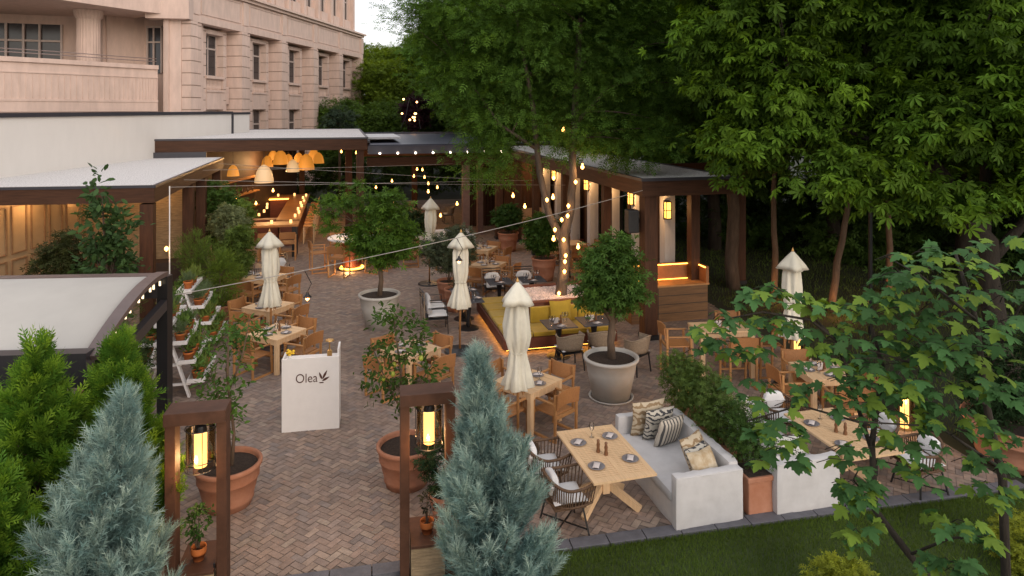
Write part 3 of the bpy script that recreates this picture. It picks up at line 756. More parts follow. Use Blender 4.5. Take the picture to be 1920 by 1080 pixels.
th = Vector((0,0,-.015)); m = M().add(vs + [v+th for v in vs], [(2*i,2*i+1,2*i+3,2*i+2) for i in range(n-1)] + [(2*n+2*i,2*n+2*i+2,2*n+2*i+3,2*n+2*i+1) for i in range(n-1)] + [(2*i,2*i+2,2*n+2*i+2,2*n+2*i) for i in range(n-1)])
m.build('awning_fabric', MT['awning'], pg, smooth=True)
m = M()
for i in range(9):
    t = .12+i*.09; p = arc[int(t*16)]; m.tube([p-Vector((.0,0,.1)), p-Vector((0,0,.17))], .016, 6)
m.build('festoon_bulb', emit('tiny_bulb',(1,.8,.5),1.2), pg)
# ================================================================== FURNITURE PROTOTYPES
def armchair(h=.44, name='wooden_armchair'):
    t = thing(name, 'x', 'armchair' if h < .6 else 'bar chair'); w, d = .56, .52; ah = h+.20; bt = h+.38
    M().bx(-.24,.24,-.22,.25,h-.03,h).build('seat', MT['wood_pn'], t, bevel=.008)
    b = M(); n = 8; vs = []
    for i in range(n+1):
        x = -.28+.56*i/n; y = -.30 + .07*(abs(x)/.28)**2*-1 + .06
        for yy, z in ((y-.012,bt-.26),(y+.012,bt-.26),(y+.012-.03,bt),(y-.012-.03,bt)): vs.append((x, yy, z))
    fs = [(i*4+j, i*4+(j+1)%4, (i+1)*4+(j+1)%4, (i+1)*4+j) for i in range(n) for j in range(4)] + [(3,2,1,0),(n*4,n*4+1,n*4+2,n*4+3)]
    b.add(vs, fs).build('backrest', MT['wood_pn'], t, smooth=False)
    for s in (-1, 1):
        M().beam((s*.27,.25,0.02),(s*.27,.22,ah-.02),.035,.04).build('leg', MT['wood_ch'], t)
        M().beam((s*.27,-.27,0.02),(s*.27,-.28,bt-.02),.035,.04).build('leg', MT['wood_ch'], t)
        M().beam((s*.27,-.26,ah),(s*.27,.27,ah-.005),.05,.028).build('armrest', MT['wood_ch'], t, bevel=.006)
        M().beam((s*.27,-.29,.02),(s*.27,.27,.02),.036,.036).build('runner', MT['wood_ch'], t)
    for y in (.22,-.25): M().beam((-.25,y,h-.045),(.25,y,h-.045),.03,.05).build('rail', MT['wood_ch'], t)
    if h > .6: M().beam((-.25,.24,.25),(.25,.24,.25),.03,.03).build('footrest', MT['wood_ch'], t)
    return Proto(t)
CH = armchair(); BC = armchair(.68, 'wooden_bar_chair')
def ropechair():
    t = thing('rope_chair', 'x', 'chair')
    M().pillow((0,.02,.45),(.50,.48,.10),n=8).build('cushion', MT['cush_w'], t, smooth=True)
    b = M(); vs = []; n = 12; rows = 5
    for j in range(rows+1):
        z = .46+.36*j/rows; sp = .27+.03*j/rows
        for i in range(n+1):
            a = math.pi*(-.15+1.3*i/n); x = -sp*math.cos(a)*1.02; y = -.02-.26*max(0,math.sin(a))-.06*j/rows if math.sin(a) > 0 else .06*-math.sin(a)*3
            zz = z - (.10*j/rows)*(abs(math.cos(a))**2)
            vs += [(x,y,zz)]
    fs = []
    for j in range(rows):
        for i in range(n): a = j*(n+1)+i; fs.append((a,a+1,a+n+2,a+n+1))
    o = b.add(vs, fs).build('rope_back', MT['rope'], t, smooth=True); s = o.modifiers.new('solid','SOLIDIFY'); s.thickness = .02
    m = M().tube([Vector(vs[-(n+1)+i])+Vector((0,0,.01)) for i in range(n+1)], .016, 6).build('top_rail', MT['rope'], t, smooth=True)
    M().bx(-.24,.24,-.22,.24,.385,.405).build('seat_frame', MT['black'], t)
    for x in (-1,1):
        for y in (-1,1): M().beam((x*.22,y*.2,.39),(x*.25,y*.24,0),.022,.022).build('leg', MT['black'], t)
    return Proto(t)
RC = ropechair()
def strapchair():                                                          # black metal frame, white cushions
    t = thing('metal_armchair', 'x', 'armchair')
    M().pillow((0,.02,.45),(.52,.50,.11),n=8).build('seat_cushion', MT['cush_w'], t, smooth=True)
    M().pillow((0,-.20,.62),(.50,.12,.30),rot=None,n=8).build('back_cushion', MT['cush_w'], t, smooth=True)
    for s in (-1,1):
        M().tube([(s*.28,.26,0),(s*.28,.24,.64),(s*.28,-.24,.66)],.012,6).build('armrest', MT['black'], t)
        M().beam((s*.28,-.30,0),(s*.28,-.34,.86),.024,.024).build('leg', MT['rope'], t)
    m = M()
    for z in (.70,.78,.86): m.beam((-.28,-.34,z),(.28,-.34,z),.03,.02)
    m.bx(-.28,.28,-.28,.26,.375,.395); m.build('frame', MT['black'], t)
    return Proto(t)
SC = strapchair()
def rattanchair():
    t = thing('rattan_armchair', 'x', 'armchair'); n = 44
    sm = M(); pts = []
    for i in range(n+1):
        a = math.pi*(-.22+1.44*i/n); pts.append((-.31*math.cos(a), .02-.30*math.sin(a) if math.sin(a)>0 else .02-.55*math.sin(a), .78-.14*abs(math.cos(a))**1.5))
    for i, p in enumerate(pts): sm.tube([(p[0]*.86,p[1]*.86,.40),p],.009,4)
    sm.build('rattan_back', MT['rattan'], t)
    M().tube(pts,.02,7).build('top_rail', MT['rattan'], t, smooth=True)
    M().tube([(p[0]*.86,p[1]*.86,.40) for p in pts],.016,6).bx(-.25,.25,-.22,.22,.37,.40).build('seat_frame', MT['rattan'], t)
    M().pillow((0,.02,.45),(.50,.48,.11),n=8).build('seat_cushion', MT['cush_w'], t, smooth=True)
    M().pillow((0,-.19,.64),(.40,.12,.28),rot=Matrix.Rotation(R(-8),3,'X'),n=8).build('back_cushion', MT['cush_w'], t, smooth=True)
    for x in (-1,1):
        for y in (-1,1): M().beam((x*.2,y*.18,.38),(x*.27,y*.25,0),.02,.02).build('leg', MT['black'], t)
    M().beam((-.25,-.23,.08),(.25,.23,.08),.016,.016).beam((-.25,.23,.081),(.25,-.23,.081),.016,.016).build('cross_brace', MT['black'], t)
    return Proto(t)
RT = rattanchair()
def sqtable(s=.88):
    t = thing('wooden_table', 'x', 'table')
    m = M(); k = 6
    for i in range(k): m.bx(-s/2+i*s/k+.002,-s/2+(i+1)*s/k-.002,-s/2,s/2,.725,.75)
    m.build('tabletop', MT['wood_lt'], t)
    M().bx(-s/2+.09,s/2-.09,-s/2+.012,-s/2+.04,.62,.723).bx(-s/2+.09,s/2-.09,s/2-.04,s/2-.012,.62,.723).bx(-s/2+.012,-s/2+.04,-s/2+.09,s/2-.09,.62,.723).bx(s/2-.04,s/2-.012,-s/2+.09,s/2-.09,.62,.723).build('apron', MT['wood_lt'], t)
    for x in (-1,1):
        for y in (-1,1): M().bx(x*s/2-x*.005,x*s/2-x*.09,y*s/2-y*.005,y*s/2-y*.09,0,.723).build('leg', MT['wood_lt'], t, bevel=.006)
    return Proto(t)
TB = sqtable()
def pedtable(w=.7, d=.7):
    t = thing('pedestal_table', 'x', 'table')
    M().bx(-w/2,w/2,-d/2,d/2,.725,.75).build('tabletop', MT['slate'], t, bevel=.008)
    M().lathe([(.04,.03),(.07,.1),(.045,.3),(.06,.5),(.09,.70),(.16,.724)],12).build('pedestal', MT['black'], t, smooth=True)
    M().lathe([(0,.035),(.2,.03),(.27,.018),(.27,0)],24).build('base', MT['black'], t)
    return Proto(t)
PT = pedtable()
pl = thing('place_setting', 'x', 'plate')                                   # plate with a folded napkin on it
M().lathe([(0,.006),(.07,.006),(.115,.018),(.118,.015),(.07,0),(0,0)],20).build('plate', MT['plate'], pl, smooth=True)
M().pillow((0,0,.022),(.16,.09,.03),rot=Matrix.Rotation(.5,3,'Z'),n=5).build('napkin', MT['napkin'], pl, smooth=True)
PL = Proto(pl)
gl = thing('wine_glass', 'x', 'glass')
M().lathe([(.035,.002),(.006,.008),(.005,.09),(.03,.12),(.04,.16),(.032,.21)],12).build('bowl', MT['glassc'], gl, smooth=True); GLS = Proto(gl)
ml = thing('pepper_mill', 'x', 'pepper mill')
M().lathe([(.028,0),(.03,.02),(.02,.07),(.026,.11),(.018,.14),(.022,.17),(0,.19)],10).build('mill_body', MT['mill'], ml, smooth=True); ML = Proto(ml)
mb = thing('menu_card', 'x', 'card holder')
M().box((0,0,.07),(.11,.015,.14),rx=.15).build('card', MT['napkin'], mb); M().bx(-.07,.07,-.04,.04,0,.012).build('holder', MT['mill'], mb); MB_ = Proto(mb)
rnd = random.Random(4)
def settings(c, yaw, dist, tname, sides=(0,1,2,3), z=.75, glassn=1):
    side = ['far', 'left', 'near', 'right']
    for k in sides:
        a = yaw + math.pi/2*k + math.pi/2; d = Vector((math.cos(a), math.sin(a), 0)); p = c + d*dist + Vector((0,0,z)); q = Vector((-d.y, d.x, 0))
        import_side = 'far' if d.y > .8 else 'near' if d.y < -.8 else ('left' if d.x < 0 else 'right') if abs(d.y) < .4 else ('far ' if d.y > 0 else 'near ') + ('left' if d.x < 0 else 'right')
        PL.put(p, a+math.pi/2+rnd.uniform(-.2,.2), f'plate with napkin, {import_side} of {tname}', 'plates laid on the tables')
        for g in range(glassn):
            GLS.put(c + d*(dist-.13) + q*(-.15-.08*g) + Vector((0,0,z)), 0, f'clear wine glass, {import_side} of {tname}'+(', outer' if g else ''), 'wine glasses on the tables')
    ML.put(c + Vector((.05,.03,z)), 0, f'wooden pepper mill on {tname}', 'pepper mills on the tables')
    MB_.put(c + Vector((-.06,-.04,z)), yaw+.3, f'small card holder on {tname}', 'card holders on the tables')
def sidename(d):
    return 'far' if d.y > .85 else 'near' if d.y < -.85 else ('left' if d.x < 0 else 'right') if abs(d.y) < .35 else ('far ' if d.y > 0 else 'near ') + ('left' if d.x < 0 else 'right')
def diner(c, yaw, tname, sides=(0,1,2,3), pull=.62, proto=None, jit=.06, what='tan wooden armchair', grp='wooden armchairs at the square tables', wt=True):
    proto = proto or CH
    if wt: TB.put(c, yaw, 'pale square wooden table, ' + tname, 'square wooden dining tables')
    for k in sides:
        a = yaw + math.pi/2*k + math.pi/2; d = Vector((math.cos(a), math.sin(a), 0))
        p = c + d*(pull+rnd.uniform(-.04,.08)) + Vector((-d.y,d.x,0))*rnd.uniform(-jit,jit)
        proto.put(p, a+math.pi/2+rnd.uniform(-.10,.10), f'{what}, {sidename(d)} side of {tname}', grp)
TABLES = [(G(519,621,.75), R(64), 'table behind the white podium'), (G(503,572,.75), R(66), 'table by the nearer left umbrella hem'),
          (G(497,517,.75), R(70), 'farthest table of the left row'), (G(770,653,.75), R(50), 'table behind the middle lemon tree'),
          (G(990,712,.75), R(48), 'table under the front umbrella'), (G(915,494,.75), R(66), 'table right of the middle umbrella'),
          (G(903,464,.75), R(68), 'farthest table near the brown wall'), (G(1542,693,.75), R(6), 'table behind the right maple branches')]
for c, y, nme in TABLES:
    c = Vector((c.x, c.y, 0)); diner(c, y, nme); settings(c, y, .27, nme)
# high tables
c = G(1352,612,1.0); c.z = 0
ht = thing('high_table', 'tall pale wooden table near the service counter, behind the maple leaves', 'table', c, R(8))
M().bx(-.6,.6,-.35,.35,.97,1.0).build('tabletop', MT['wood_lt'], ht)
for x in (-1,1):
    for y in (-1,1): M().bx(x*.59,x*.50,y*.34,y*.26,0,.97).build('leg', MT['wood_lt'], ht)
M().bx(-.5,.5,-.32,-.29,.87,.97).bx(-.5,.5,.29,.32,.87,.97).build('apron', MT['wood_lt'], ht)
for dx, dy, rz, n in ((-.95,-.05,-math.pi/2,'left end'),(.95,0,math.pi/2,'right end'),(.15,-.62,0,'near side'),(.45,.65,math.pi,'far side')):
    BC.put(c+Vector((dx,dy,0)), rz+R(8)+rnd.uniform(-.1,.1), f'tall wooden bar chair, {n} of the high table behind the maple', 'wooden bar chairs')
settings(c, R(8), .26, 'the high table behind the maple', (0,2), z=1.0)
# round lit table
c = G(657,447,1.1); c.z = 0; c = Vector((c.x, c.y+.2, 0))
rt = thing('round_table', 'round white high table with brown drum base and glowing ring beneath it', 'table', c, 0)
M().lathe([(0,1.12),(.80,1.12),(.83,1.10),(.83,1.07),(.8,1.05),(0,1.05)],40).build('tabletop', MT['white'], rt)
M().lathe([(.34,.12),(.34,1.05)],28,cap=True).build('pedestal', MT['redwood'], rt)
M().lathe([(.36,.09),(.42,.07),(.42,.05),(.36,.04)],28).build('led_ring', MT['e_led'], rt)
M().lathe([(.5,.0),(.5,.04),(.0,.045)],28).build('base', MT['black'], rt)
M().lathe([(0,.17),(.05,.15),(.05,.02),(.06,.0)],12,(.05,-.1,1.12)).build('table_lamp', MT['e_candle'], rt)
for a, n in ((205,'left side'),(262,'near side'),(330,'near right side'),(10,'right side'),(125,'far left side'),(60,'far side')):
    d = Vector((math.cos(R(a)), math.sin(R(a)), 0)); BC.put(c+d*1.12, R(a)+math.pi/2, f'tall wooden bar chair, {n} of the round white table', 'wooden bar chairs')
point(c+Vector((0,-.62,.12)), 16, .12); point(c+Vector((.1,-.1,1.6)), 16, .05)
# ------------------------------------------------------------------ umbrellas
def umbrella(sd, w=1.0):
    t = thing('closed_umbrella', 'x', 'umbrella')
    M().lathe([(0,.07),(.05,.07),(.06,.06),(.34,.04),(.36,.02),(.36,0)],32).build('base', MT['black'], t)
    M().lathe([(.024,.06),(.024,2.74)],10,cap=True).build('pole', MT['wood_ch'], t, smooth=True)
    M().lathe([(.02,2.72),(.028,2.76),(.012,2.80),(0,2.83)],8).build('finial', MT['brass'], t)
    prof = [(.045,2.62),(.13,2.5),(.17,2.3),(.185,2.05),(.18,1.85),(.145,1.68),(.115,1.60),(.135,1.5),(.19,1.25),(.25,1.04),(.24,1.03),(.17,1.2),(.1,1.5)]
    prof = [(r*w*(1+.07*math.sin(z*5+sd)), z) for r, z in prof]
    f = lambda a, z: 1+ (.14 if z < 1.66 else .10)*math.sin(a*8+z*1.3*math.sin(sd)+sd) + .09*math.sin(a*3+z*4+sd) + .05*math.sin(a*13+z*9+sd*2) + .025*math.sin(a*27-z*17)
    M().lathe(prof, 72, fn=f).build('canopy', MT['canvas'], t, smooth=True)
    cap = []; m = M(); n = 32; rows = [(.01,2.76),(.10,2.66),(.22,2.50),(.275,2.40),(.26,2.41),(.1,2.6)]
    m.lathe(rows, 64, fn=lambda a, z: 1+ (.17*math.cos(a*4) + .03*math.sin(a*9))*min(1,(2.76-z)*3)).build('canopy_cap', MT['canvas'], t, smooth=True)
    M().tube([(.13*math.cos(a),.13*math.sin(a),1.6+.01*math.sin(a*3)) for a in [i*math.pi/8 for i in range(17)]],.010,5).build('tie_strap', MT['canvas'], t)
    m = M()
    for i in range(8):
        a = i*math.pi/4; m.beam((.035*math.cos(a),.035*math.sin(a),1.6),(.11*math.cos(a),.11*math.sin(a),.92),.018,.018)
    m.build('ribs', MT['wood_ch'], t)
    return t
for ki, ((x, y), n) in enumerate((((-5.62,15.95),'at the left row of wooden tables'),((-1.21,15.8),'beside the dark slate tables, left of the yellow bench'),((-2.65,21.9),'farthest back, by the grey olive bush'),((.10,11.25),'nearest, rising behind the blue juniper'),((5.62,13.75),'on the right, behind the maple branches'))):
    t = umbrella(ki*1.7, [1,.97,.95,1.06,1][ki]); t.location = (x,y,0); t.rotation_euler = (R([.6,-.5,.8,-.7,.5][ki]), R([-.8,.6,.3,.5,-.6][ki]), rnd.uniform(0,1.5)); tag(t, 'closed cream umbrella ' + n, 'umbrella', 'closed cream umbrellas')

# ------------------------------------------------------------------ podium with sign
p0 = G(528,812); p1 = G(636,803); d = (p1-p0); ww_ = d.length; ang = math.atan2(d.y, d.x)
pd = thing('white_podium', 'white host podium with a brown olive-leaf logo on its front', 'podium', p0, ang)
Tm = 1.27
M().bx(0,ww_,0,.03,0,Tm).build('front_panel', MT['white'], pd, bevel=.004)
M().bx(0,.03,.03,.42,0,Tm-.02).bx(ww_-.03,ww_,.03,.42,0,Tm+.0).build('side_panel', MT['white'], pd)
M().bx(ww_-.032,ww_+.001,.032,.40,Tm-.001,Tm+.12).build('side_lip', MT['white'], pd)
M().bx(.03,ww_-.03,.03,.42,Tm-.12,Tm-.09).build('podium_top', MT['white'], pd)
cu = bpy.data.curves.new('logo_text','FONT'); cu.body = 'Olea'; cu.size = .225; cu.extrude = .002; cu.offset = -.001
to = bpy.data.objects.new('logo_text', cu); COL.objects.link(to)
bpy.context.view_layer.update()
me = bpy.data.meshes.new_from_object(to); bpy.data.objects.remove(to)
lt = bpy.data.objects.new('logo_lettering', me); COL.objects.link(lt); me.materials.clear(); me.materials.append(MT['ink'])
lt.parent = pd; lt.rotation_euler = (R(90),0,0); lt.location = (ww_*.235, -.004, .845); lt.scale = (.86,1.0,1)
def leafshape(cx, cz, ang, L, Wd):
    pts = []
    for i in range(11): t = i/10; pts.append((t*L, Wd*math.sin(math.pi*t)**.8*(1-.3*t)))
    for i in range(9,0,-1): t = i/10; pts.append((t*L, -Wd*math.sin(math.pi*t)**.8*(1-.3*t)))
    c, s = math.cos(ang), math.sin(ang); return [(cx+x*c-y*s, cz+x*s+y*c) for x, y in pts]
m = M()
for a, L, w_, dx, dz in ((R(112),.135,.02,0,0),(R(62),.175,.022,0.005,0),(R(28),.14,.022,.0,-.03),(R(178),.085,.010,.03,-.06)):
    pts = leafshape(ww_*.70+dx, .885+dz, a, L, w_); n = len(pts)
    m.add([(x,-.008,z) for x,z in pts]+[(x,-.001,z) for x,z in pts], [tuple(range(n))]+[(i,(i+1)%n,n+(i+1)%n,n+i) for i in range(n)])
m.build('logo_leaf', MT['ink'], pd)
q = p0 + Vector((math.cos(ang), math.sin(ang), 0))*.10 + Vector((0,.12,Tm-.09))
vz = thing('yellow_flower_vase', 'small bunch of yellow flowers on the left of the white podium', 'flowers', q)
M().lathe([(.03,0),(.035,.08),(.02,.12)],10).build('vase', MT['white'], vz)
m = M(); r_ = random.Random(2)
for i in range(12): m.lathe([(0,.03),(.022,.015),(.025,0),(0,-.01)],7,(r_.uniform(-.05,.05),r_.uniform(-.05,.05),.15+r_.uniform(-.03,.06)))
m.build('petals', MT['yellow'], vz)
q = p0 + Vector((math.cos(ang), math.sin(ang), 0))*(ww_*.80) + Vector((0,.12,Tm-.09))
dl = thing('desk_lamp', 'slim brass lamp standing on the right of the white podium', 'lamp', q)
M().lathe([(.045,0),(.045,.16),(.012,.17),(.008,.34)],12).build('stem', MT['brass'], dl); M().lathe([(0,.37),(.07,.35),(.075,.33),(0,.335)],16).build('lamp_shade', MT['brass'], dl)

# ------------------------------------------------------------------ yellow bench island round the tree
OB = Vector((-.18, 15.48, 0)); ob = OB
bn = thing('island_bench', 'square red-brown wooden island bench with mustard cushions, lit strip below, round a pebble planter', 'bench', OB, YAW)
U1, V1 = 2.75, 3.25
M().bx(0,U1,0,.84,.12,.36).bx(0,.84,.84,2.45,.12,.36).bx(0,U1,2.45,V1,.12,.36).build('bench_base', MT['redwood'], bn)
M().bx(.2,U1-.2,.2,V1-.2,0,.12).build('plinth', MT['black'], bn)
M().bx(.07,U1-.07,.07,.09,.09,.118).bx(.07,.09,.09,V1-.09,.09,.118).bx(U1-.09,U1-.07,.09,V1-.09,.09,.118).build('led_strip', MT['e_led2'], bn)
M().bx(.80,2.72,.86,.96,.36,.90).bx(.80,2.72,2.36,2.46,.36,.90).bx(.80,.90,.96,2.36,.36,.90).bx(2.62,2.72,.96,2.36,.36,.90).build('planter_box', MT['redwood'], bn)
M().bx(.76,2.76,.83,.99,.90,.93).bx(.76,2.76,2.33,2.49,.90,.93).bx(.76,.93,.99,2.33,.90,.93).bx(2.59,2.76,.99,2.33,.90,.93).build('planter_rim', MT['redwood'], bn)
rg = np.random.default_rng(8); npb = 4200
pbx = M().bx(.9,2.62,.96,2.36,.5,.865).build('pebble_bed', MT['pebble'], bn)
P = np.stack([.96+rg.random(npb)*1.6, 1.0+rg.random(npb)*1.32, .87+rg.random(npb)*.015],1); 
tv = np.array([(-.5,-.4,0),(.5,-.5,0),(.6,.4,0),(-.4,.5,0),(-.25,-.2,.45),(.3,-.25,.42),(.3,.2,.46),(-.2,.25,.4)]); TPL['stone'] = (tv, [(0,1,5,4),(1,2,6,5),(2,3,7,6),(3,0,4,7),(4,5,6,7)])
cs = np.array([(.62,.52,.49)])*(.7+.6*rg.random((npb,1)))
o = scatter('pebbles', colmat('pebble_stones', .85), 'stone', P, np.stack([rg.normal(size=npb),rg.normal(size=npb),rg.normal(size=npb)*.1],1), np.tile([0,0,1.],(npb,1)), .035+rg.random(npb)*.02, cs, bn); o['kind'] = 'stuff'
def cush(u0,u1,v0,v1,z0,z1,name='seat_cushion'): M().bx(u0+.008,u1-.008,v0+.008,v1-.008,z0,z1).build(name, MT['mustard'], bn, bevel=.025)
for i in range(4): cush(.04,.78,.84+i*.6,.84+(i+1)*.6-.0,.36,.46)
for i in range(4): cush(.04+i*.67,.04+(i+1)*.67,.04,.80,.36,.46)
for i in range(3): cush(.80+i*.64,.80+(i+1)*.64,2.50,3.2,.36,.46)
for a, b in ((.82,1.42),(1.42,2.02),(2.02,2.70)): cush(a,b,.70,.84,.46,.84,'back_cushion')
for a, b in ((.90,1.55),(1.55,2.2)): cush(a,b,2.47,2.60,.46,.84,'back_cushion')
tc_ = ['propped behind the front umbrella on the left seat','standing upright against the pebble planter']
for (u,v,z,rx,rz,s),n in zip([(.55,1.55,.70,R(72),R(75),.52),(1.55,.62,.72,R(80),0,.55)], tc_):
    q = thing('mustard_pillow', 'square mustard pillow ' + n, 'pillow', OB+W(u,v,z), YAW+rz)
    M().pillow((0,0,0),(s,s,.15),rot=Matrix.Rotation(rx,3,'X'),n=8,e=.4).build('pillow', MT['mustard'], q, smooth=True)
# dark tables and chairs round the island
def dark(c, yaw, n, w=None):
    o = PT.put(c, yaw, 'dark slate-topped pedestal table, ' + n, 'dark pedestal tables'); return o
L_ = lambda u, v: OB + W(u, v, 0)
for u, v, n, sd in ((1.20,-.30,'left one before the yellow bench',(0,2)),(2.05,-.30,'right one before the yellow bench',(0,2)),(-.42,2.15,'nearer one left of the yellow bench',(1,3)),(-.40,2.95,'farther one left of the yellow bench',(1,3)),(.75,3.75,'left one behind the pebble planter',(0,2)),(1.7,3.75,'right one behind the pebble planter',(0,2))):
    c = L_(u, v); dark(c, YAW, n); settings(c, YAW, .24, 'dark table, ' + n, sd, glassn=2)
for u, v, rz, n in ((1.2,-1.05,R(6),'left of the two in front of the yellow bench'),(1.95,-1.0,R(-8),'right of the two in front of the yellow bench'),(2.5,-1.55,R(30),'half hidden behind the grey planter trunk')):
    RC.put(L_(u,v), YAW+rz, 'woven rope chair with white seat, ' + n, 'woven rope chairs')
for u, v, rz, n in ((-1.25,2.1,-R(92),'nearer one left of the dark tables'),(-1.2,2.85,-R(85),'farther one left of the dark tables'),(.75,4.5,R(180),'left one behind the pebble planter'),(1.7,4.5,R(176),'right one behind the pebble planter')):
    SC.put(L_(u,v), YAW+rz, 'black metal armchair with white cushions, ' + n, 'black metal armchairs')

# ------------------------------------------------------------------ linen sofas, long tables, pillows
def sofa(label, flip):
    t = thing('linen_sofa', label, 'sofa'); s = -1 if flip else 1
    def b(name, x0, x1, y0, y1, z0, z1, r=.025, amp=.019, sd=0):
        if flip: x0, x1 = 1.02-x1, 1.02-x0
        return M().soft(x0,x1,y0,y1,z0,z1,r,amp,seed=sd+10*s).build(name, MT['sofa_w'], t, smooth=True)
    b('armrest', 0, 1.02, 0, .15, .005, .72, sd=1); b('armrest', 0, 1.02, 1.87, 2.02, .005, .72, sd=2)
    b('backrest', .87, 1.025, .13, 1.89, .005, .76, sd=3); b('base', .02, .88, .13, 1.89, .005, .32, .02, .010, sd=4); b('seat_cushion', .0, .875, .155, 1.865, .30, .46, .05, .014, sd=5)
    for y in (.005, 1.875):
        for z in (.70,): 
            xx = (.03,.99); M().tube([(xx[0],y,z),(xx[1],y,z)],.007,5).build('piping', MT['sofa_w'], t)
    return t
def fabric_skirt(): pass
so1 = sofa('pale linen sofa with patterned pillows, left of the square planter box', False); so1.location = (2.17,9.02,0); so1.rotation_euler.z = R(15)
so2 = sofa('pale linen sofa under the maple, right of the square planter box', True); so2.location = (3.64,9.37,0); so2.rotation_euler.z = R(13.5)
def patt(name, c1, c2, kind, scale):
    m = mat(name, c1, .9, .05); nt = m.node_tree; b = nt.nodes['Principled BSDF']; tc = nt.nodes.new('ShaderNodeTexCoord')
    if kind == 'stripe':
        w = nt.nodes.new('ShaderNodeTexWave'); w.inputs['Scale'].default_value = scale; w.inputs['Distortion'].default_value = .4; w.bands_direction = 'X'; out = w.outputs['Fac']
    elif kind == 'ring':
        w = nt.nodes.new('ShaderNodeTexWave'); w.wave_type = 'RINGS'; w.inputs['Scale'].default_value = scale; w.inputs['Distortion'].default_value = 6; w.inputs['Detail Scale'].default_value = 2; out = w.outputs['Fac']
    else:
        w = nt.nodes.new('ShaderNodeTexVoronoi'); w.inputs['Scale'].default_value = scale; w.inputs['Randomness'].default_value = .1; out = w.outputs['Distance']
    nt.links.new(tc.outputs['Object'], w.inputs['Vector'])
    rp = nt.nodes.new('ShaderNodeValToRGB'); rp.color_ramp.elements[0].position = .28; rp.color_ramp.elements[1].position = .36
    rp.color_ramp.elements[0].color = (*c2,1); rp.color_ramp.elements[1].color = (*c1,1)
    nt.links.new(out, rp.inputs[0]); nt.links.new(rp.outputs[0], b.inputs['Base Color']); return m
cream = (.55,.50,.42)
PM = dict(stripe=patt('striped_cloth', cream, (.08,.08,.08), 'stripe', 5), ring=patt('ring_patterned_cloth', (.50,.47,.40), (.05,.05,.055), 'ring', 6), ikat=patt('tan_patterned_cloth', (.5,.42,.3), (.26,.18,.1), 'ring', 4), dots=patt('dotted_cloth', (.5,.5,.46), (.05,.06,.06), 'dot', 26), gold=mat('gold_brown_cloth', (.34,.23,.11), .9, .5, 9, col2=(.56,.50,.38)))
def pil(root, n, label, lx, ly, z, rz, tilt, s, mt, rz0):
    base = Vector(root.location); c, sn = math.cos(rz0), math.sin(rz0)
    q = thing('throw_pillow', label, 'pillow', base+Vector((lx*c-ly*sn, lx*sn+ly*c, z)), rz0+rz, 'throw pillows on the linen sofas')
    M().pillow((0,0,0),(s,s,.17),rot=Matrix.Rotation(tilt,3,'X'),n=10,e=.45).build('cover', PM[mt], q, smooth=True)
a15 = R(15)
pil(so1,'a','tan patterned throw pillow at the far end of the left sofa',.44,1.74,.72,R(5),R(98),.58,'ikat',a15)
pil(so1,'b','black ring-patterned throw pillow behind the striped one',.54,1.57,.70,R(8),R(104),.52,'ring',a15)
pil(so1,'c','cream throw pillow with thin black stripes',.60,1.33,.68,R(16),R(110),.48,'stripe',a15)
pil(so1,'d','tan patterned throw pillow, farthest of three at the near arm',.64,.60,.69,R(28),R(62),.50,'ikat',a15)
pil(so1,'e','black and white throw pillow, middle of three at the near arm',.62,.42,.65,R(24),R(55),.46,'ring',a15)
pil(so1,'f','gold and cream throw pillow nearest the near sofa arm',.58,.27,.66,R(16),R(58),.46,'gold',a15)
pil(so2,'g','dark dotted throw pillow at the near arm of the right sofa',.42,.30,.68,R(0),R(72),.50,'dots',R(13.5))
pil(so2,'h','ring-patterned throw pillow at the far end of the right sofa',.40,1.72,.70,R(0),R(100),.46,'ring',R(13.5))
